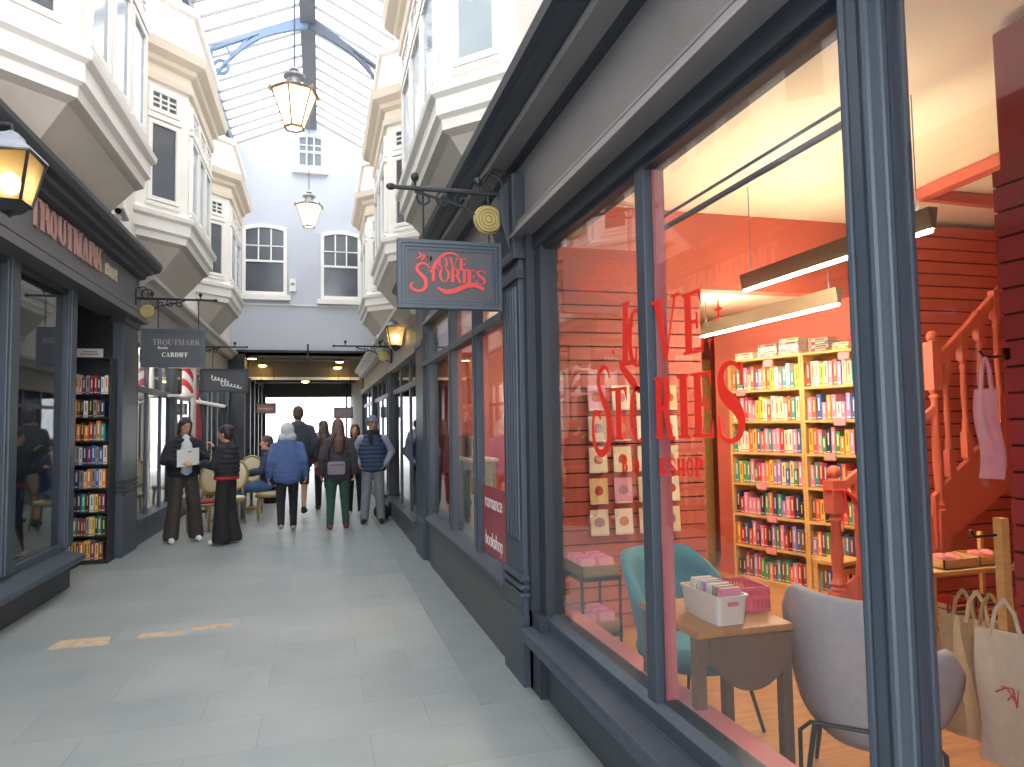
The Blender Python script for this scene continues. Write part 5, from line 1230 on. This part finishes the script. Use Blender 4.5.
    if hat:
        m = MB(); m.ell(hd(0, -.012, .06), (.09*s, .106*s, .1*s), HM); m.tube([hd(.088*math.cos(a), -.008+.104*math.sin(a), .052) for a in [2*PI*i/18 for i in range(18)]], .016*s, 8, True); put('beanie', remesh(m, .011), hat, o)
    if scarf:
        m = MB()
        for z in (1.47, 1.505): m.tube([L_((.09*math.cos(a), .012+.095*math.sin(a), z)) for a in [2*PI*i/14 for i in range(14)]], .034*s, 8, True)
        m.cap(L_((.03, .12, 1.46)), L_((.02, .14, 1.32)), .045*s, .04*s); put('scarf', remesh(m, .012), scarf, o)
    return o
BLKP = cloth('black puffer cloth', '#22242b'); BRNT = cloth('dark brown trousers', '#3f3733'); BLKT = cloth('black trousers', '#1e1d21')
WSHO = mat('white shoe', '#e6e4e2', .6); BSHO = mat('black shoe', '#24242a', .6); DHAIR = mat('dark brown hair', '#2c2120', .6); BHAIR = mat('brown hair', '#4d3a33', .6)
TSHIRT = cloth('pale grey shirt', '#c3cad4', .04)
person('person in open black puffer jacket and brown trousers holding up a white sheet', (-1.84, 10.75, 0), math.radians(-158), 1.72, la=((-.27, .08, 1.17), (-.07, .29, 1.27)), ra=((.27, .06, 1.15), (.1, .3, 1.13)), ll=((-.13, .03, .5), (-.17, 0, .085)), rl=((.13, .03, .5), (.17, .03, .085)),
       tilt=.3, yaw=.2, coat=BLKP, coat_z=.93, puffy=True, legs=BRNT, flare=.05, shoes=WSHO, hair=DHAIR, hairstyle='bob', width=1.05)
Pa = Matrix.Translation((-1.84, 10.75, 0)) @ Matrix.Rotation(math.radians(-158), 4, 'Z')
p = COL.objects['person'] if 'person' in COL.objects else None
m = MB(); m.ell((0, .085, 1.2), (.1, .13, .26)); m.cap((0, .1, 1.0), (0, .07, 1.43), .09, .065); m.build('shirt', TSHIRT, p, smooth='all')
c = Pa @ Vector((.03, .36, 1.18)); o = thing('paper_sheet', 'white sheet of paper held by the person in the open black puffer jacket', 'paper', c, math.radians(-150))
MB().cbox((0, 0, 0), (.29, .006, .24), Matrix.Rotation(-.25, 3, 'X') @ Matrix.Rotation(.1, 3, 'Y')).build('sheet', SIGNW, o)
m = MB()
for i in range(4): m.cbox((0, -.004+.013*i-.02, .05-.03*i), (.16, .002, .008), Matrix.Rotation(-.25, 3, 'X'))
person('person in short black jacket over a red top raising one hand to the chin', (-1.23, 10.3, 0), math.radians(66), 1.6, la=((-.24, .06, 1.16), (-.12, .3, 1.2)), ra=((.22, .12, 1.18), (.1, .25, 1.42)), ll=((-.1, .02, .5), (-.11, .03, .085)), rl=((.1, .02, .5), (.11, -.05, .085)),
       tilt=.1, coat=BLKP, coat_z=.98, puffy=True, legs=BLKT, flare=.07, shoes=WSHO, hair=DHAIR, hairstyle='bun', hem=cloth('red top', '#b8252f'))
person('person seen from behind in a blue jacket with pale hood walking away', (-.48, 11.25, 0), math.radians(4), 1.62, ll=((-.1, -.02, .5), (-.1, -.18, .14)), rl=((.1, .12, .5), (.1, .08, .085)), la=((-.27, -.06, 1.14), (-.29, .05, .9)), ra=((.27, -.06, 1.14), (.29, .05, .9)),
       lean=.16, coat=cloth('blue jacket', '#4c6390'), coat_z=.82, legs=BLKT, shoes=mat('beige shoe', '#9c8f80', .7), hair=cloth('pale grey hood', '#b9bdbf', .15), hairstyle='hood', width=1.2, face=False)
person('tall person with cropped hair, dark jacket and bare legs walking away near the exit', (-.38, 13.2, 0), math.radians(-3), 1.94, ll=((-.1, .1, .5), (-.1, .06, .085)), rl=((.1, -.02, .5), (.1, -.14, .12)),
       coat=cloth('dark grey jacket', '#3e434c'), coat_z=.85, legs=cloth('dark shorts', '#35353b'), shorts=True, shoes=BSHO, hair=BHAIR, hairstyle='short', width=1.1, face=False)
person('long-haired person seen from behind in dark coat and green trousers', (.27, 11.17, 0), math.radians(3), 1.68, ll=((-.11, .03, .5), (-.13, -.03, .085)), rl=((.1, 0, .5), (.12, .0, .085)),
       coat=cloth('dark plum grey coat', '#453f45'), coat_z=.8, legs=cloth('green trousers', '#2f4f45'), shoes=mat('russet shoe', '#7d4335', .6), hair=mat('auburn brown hair', '#5d443c', .6), hairstyle='long', face=False)
o = thing('shoulder_bag', 'grey pink shoulder bag on the back of the long-haired person in green trousers', 'bag', (.24, 10.97, .84))
MB().cbox((0, 0, .1), (.26, .09, .2)).build('bag_body', cloth('mauve leather', '#8b7f8a'), o, bevel=.03, smooth=True); MB().tube([(-.12, 0, .18), (-.1, .02, .4), (.0, .05, .62)], .012, 6).tube([(-.11, -.045, .15), (.11, -.045, .15)], .006, 6).build('strap', BLKT, o)
person('person in a dark red coat partly hidden behind the long-haired walker', (.07, 13.9, 0), math.radians(5), 1.68, coat=cloth('dark red coat', '#8a3a48'), coat_z=.7, legs=BLKT, shoes=BSHO, hair=BHAIR, hairstyle='long', face=False)
person('bearded-scarf person in navy padded vest, grey sleeves and grey beanie facing the camera', (.83, 11.65, 0), math.radians(172), 1.72, la=((-.31, -.03, 1.16), (-.22, .12, .98)), ra=((.31, -.03, 1.16), (.22, .12, .98)), ll=((-.11, .02, .5), (-.13, .0, .085)), rl=((.11, .02, .5), (.14, .03, .085)), yaw=.3,
       coat=cloth('navy padded vest', '#33435f'), coat_z=.86, puffy=True, vest=True, sleeves=cloth('grey knit sleeves', '#8f95a3'), legs=cloth('grey trousers', '#7d7f85'), flare=.015, shoes=BSHO, hat=cloth('grey beanie', '#6f7484'), scarf=cloth('black scarf', '#23232a'), width=1.08, skin=SKIN2)
person('person in black trousers standing behind the padded vest wearer', (.6, 12.8, 0), math.radians(178), 1.6, coat=cloth('charcoal coat', '#3a3940'), coat_z=.8, legs=BLKT, shoes=WSHO, hair=BHAIR, hairstyle='bob')
person('distant person in a pale blue top near the bright exit', (.05, 18.5, 0), 0, 1.72, coat=cloth('pale blue top', '#8fa5cf'), coat_z=.85, legs=cloth('blue grey trousers', '#5b6478'), shoes=BSHO, hair=BHAIR, hairstyle='short', face=False)
o = thing('holdall', 'black bag lying at the foot of the dark shop front on the right', 'bag', (1.0, 12.0, 0), .2)
m = MB(); m.ell((0, 0, .13), (.13, .24, .13)); m.ell((-.03, -.1, .18), (.1, .12, .1)); me = remesh(m, .015); put('bag_body', me, BLKT, o); MB().tube([(0, -.12, .2), (-.05, -.05, .33), (-.05, .06, .33), (0, .12, .2)], .012, 6).build('handle', SIGNG, o)

# ------------------------------------------------------------------ cafe furniture
GILT = mat('gilt wood', '#9a8250', .5, metal=.2); LINEN = cloth('cream linen', '#cfc6a4', .05); REDV = cloth('red seat velvet', '#8e3a38')
def cafe_chair(label, loc, rz, seatm=LINEN):
    o = thing('cafe_chair', label, 'chair', loc, rz, 'oval-backed cafe chairs')
    m = MB(); m.ell((0, 0, .45), (.23, .22, .045)); m.build('seat', seatm, o, smooth='all')
    m = MB(); m.ell((0, -.235, .8), (.19, .028, .23), Matrix.Rotation(.12, 3, 'X')); m.build('back_pad', LINEN, o, smooth='all')
    m = MB(); Rx = Matrix.Rotation(.12, 3, 'X')
    m.tube([Vector((0, -.235, .8))+Rx @ Vector((.2*math.cos(a), 0, .24*math.sin(a))) for a in [2*PI*i/26 for i in range(26)]], .022, 8, True); m.tube([(-.12, -.21, .62), (-.15, -.19, .42)], .018, 6); m.tube([(.12, -.21, .62), (.15, -.19, .42)], .018, 6); m.build('back_frame', GILT, o, smooth='all')
    m = MB(); m.tube([(.22*math.cos(a), .21*math.sin(a), .41) for a in [2*PI*i/20 for i in range(20)]], .024, 6, True); m.build('seat_frame', GILT, o, smooth='all')
    for x in (-.16, .16):
        for y in (-.15, .16): MB().tube([(x, y, .4), (x*1.1, y*1.15, .2), (x*1.05, y*(1.1 if y > 0 else 1.4), .004)], [.024, .018, .013], 8).build('leg', GILT, o)
    return o
def cafe_table(label, loc, r=.32):
    o = thing('cafe_table', label, 'table', loc, 0, 'round cafe tables')
    MB().lathe([(0, .72), (r-.02, .72), (r, .73), (r, .745), (0, .75)], n=26).build('table_top', mat('pale wood top', '#b59468', .5), o)
    MB().lathe([(.2, 0.001), (.2, .02), (.05, .05), (.03, .1), (.03, .66), (.08, .72)], n=18).build('pedestal', GILT, o)
    return o
cafe_chair('cafe chair with red seat between the two people in black jackets', (-1.72, 11.75, 0), math.radians(160), REDV)
cafe_chair('cafe chair with oval cream back just beyond the person raising a hand', (-1.38, 12.15, 0), math.radians(172))
cafe_chair('cafe chair beside the first round cafe table, nearer the shop wall', (-1.75, 13.55, 0), math.radians(178))
cafe_chair('cafe chair facing the second round cafe table', (-1.22, 13.9, 0), math.radians(185))
cafe_chair('cafe chair farthest along the left shop wall', (-1.9, 15.4, 0), math.radians(-100))
cafe_table('round cafe table nearest, with bread boards on it', (-1.64, 12.9, 0)); cafe_table('round cafe table farther along by the left shop wall', (-1.3, 14.7, 0))
BREAD = mat('bread crust', '#b07a45', .8, var=.2)
for i, (x, y) in enumerate(((-1.74, 12.8), (-1.54, 12.95))):
    o = thing('bread_basket', '%s wicker basket of bread on the nearest cafe table' % ('left', 'right')[i], 'basket', (x, y, .752)); MB().lathe([(.0, 0), (.08, 0), (.12, .09), (.11, .09), (.075, .01)], n=18).build('basket_body', OAKD, o)
    for j in range(3): MB().ell((-.04+.04*j, .02*(j-1), .09+.02*(j % 2)), (.07, .035, .03), Matrix.Rotation(j, 3, 'Z')).build('loaf', BREAD, o)
o = thing('menu_stand', 'wooden menu stand with a cream page on the farther cafe table', 'menu stand', (-1.25, 14.65, .752)); MB().cbox((0, 0, .12), (.2, .02, .24), Matrix.Rotation(-.2, 3, 'X')).build('board', OAK, o); MB().cbox((0, -.012, .12), (.16, .006, .2), Matrix.Rotation(-.2, 3, 'X')).build('page', PAPER, o)
person('seated cafe customer in blue jeans and dark top beside the nearest round table', (-.86, 12.75, -.27), math.radians(92), 1.7, ll=((-.1, .42, .86), (-.1, .5, .372)), rl=((.1, .42, .84), (.1, .44, .372)), la=((-.27, .1, 1.14), (-.16, .34, 1.1)), ra=((.27, .1, 1.14), (.16, .34, 1.1)),
       coat=cloth('dark blue top', '#2b3350'), coat_z=.9, legs=cloth('blue jeans', '#4a6da0'), shoes=mat('tan boot', '#8a5a40', .7), hair=BHAIR, hairstyle='short')
cafe_chair('cafe chair under the seated customer in blue jeans', (-.84, 12.75, 0), math.radians(92))
o = thing('planter', 'dark planter with leafy plant between the far cafe tables', 'planter', (-1.0, 15.6, 0))
MB().lathe([(.0, 0.001), (.14, 0.001), (.18, .35), (.16, .35), (.14, .3)], n=18).build('pot', BLACK, o)
m = MB()
for i in range(60):
    a = random.uniform(0, 2*PI); r = random.uniform(.02, .22); z = random.uniform(.35, .75); c = Vector((r*math.cos(a), r*math.sin(a), z)); u = Vector((math.cos(a), math.sin(a), .6)).normalized()*.09; v = Vector((-math.sin(a), math.cos(a), 0))*.03
    m.add([c, c+u*.5+v, c+u, c+u*.5-v], [(0, 1, 2, 3)])
m.build('foliage', mat('dark leaves', '#3f5a3c', .7), o)
# displays inside the narrow bookshop windows
o = thing('display_cabinet', 'pale green display cabinet inside the third narrow bookshop pane', 'cabinet', (1.5, 7.0, 0))
MB().box(-.12, .14, -.4, .4, .02, 1.2).build('cabinet_body', mat('pale green cabinet paint', '#b4bfae', .6), o, bevel=.004); MB().box(-.14, .16, -.42, .42, 1.2, 1.23).build('top_panel', WHITE, o, bevel=.004)
MB().box(-.128, -.12, -.38, -.01, .1, 1.15).box(-.128, -.12, .01, .38, .1, 1.15).build('door', mat('green cabinet door', '#a9b6a4', .6), o, bevel=.003)
for i, c in enumerate(('cream', 'brown', 'grey', 'orange')):
    book(c, Matrix.Translation((1.42, 6.68+.18*i, 1.2325)), (.035, .15, .22), '%s book standing %s along the pale green display cabinet' % (c, ORD[i+1]), 'books on the green display cabinet')
o = thing('display_stand', 'small wooden display stand inside the maroon lettered pane', 'stand', (1.52, 4.8, 0))
MB().box(-.11, .11, -.17, .17, 1.02, 1.05).build('top_panel', PINE, o)
for x in (-.09, .09):
    for y in (-.15, .15): MB().box(x-.012, x+.012, y-.012, y+.012, .0015, 1.02).build('leg', PINE, o)
for i, c in enumerate(('navy', 'blue', 'pink')):
    book(c, Matrix.Translation((1.43, 4.66+.1*i, 1.0515)), (.16, .04, .25), '%s book facing out, %s on the wooden display stand' % (c, ORD[i+1]), 'books on the wooden display stand')
for b_ in BOOKP.values(): bpy.data.objects.remove(b_)
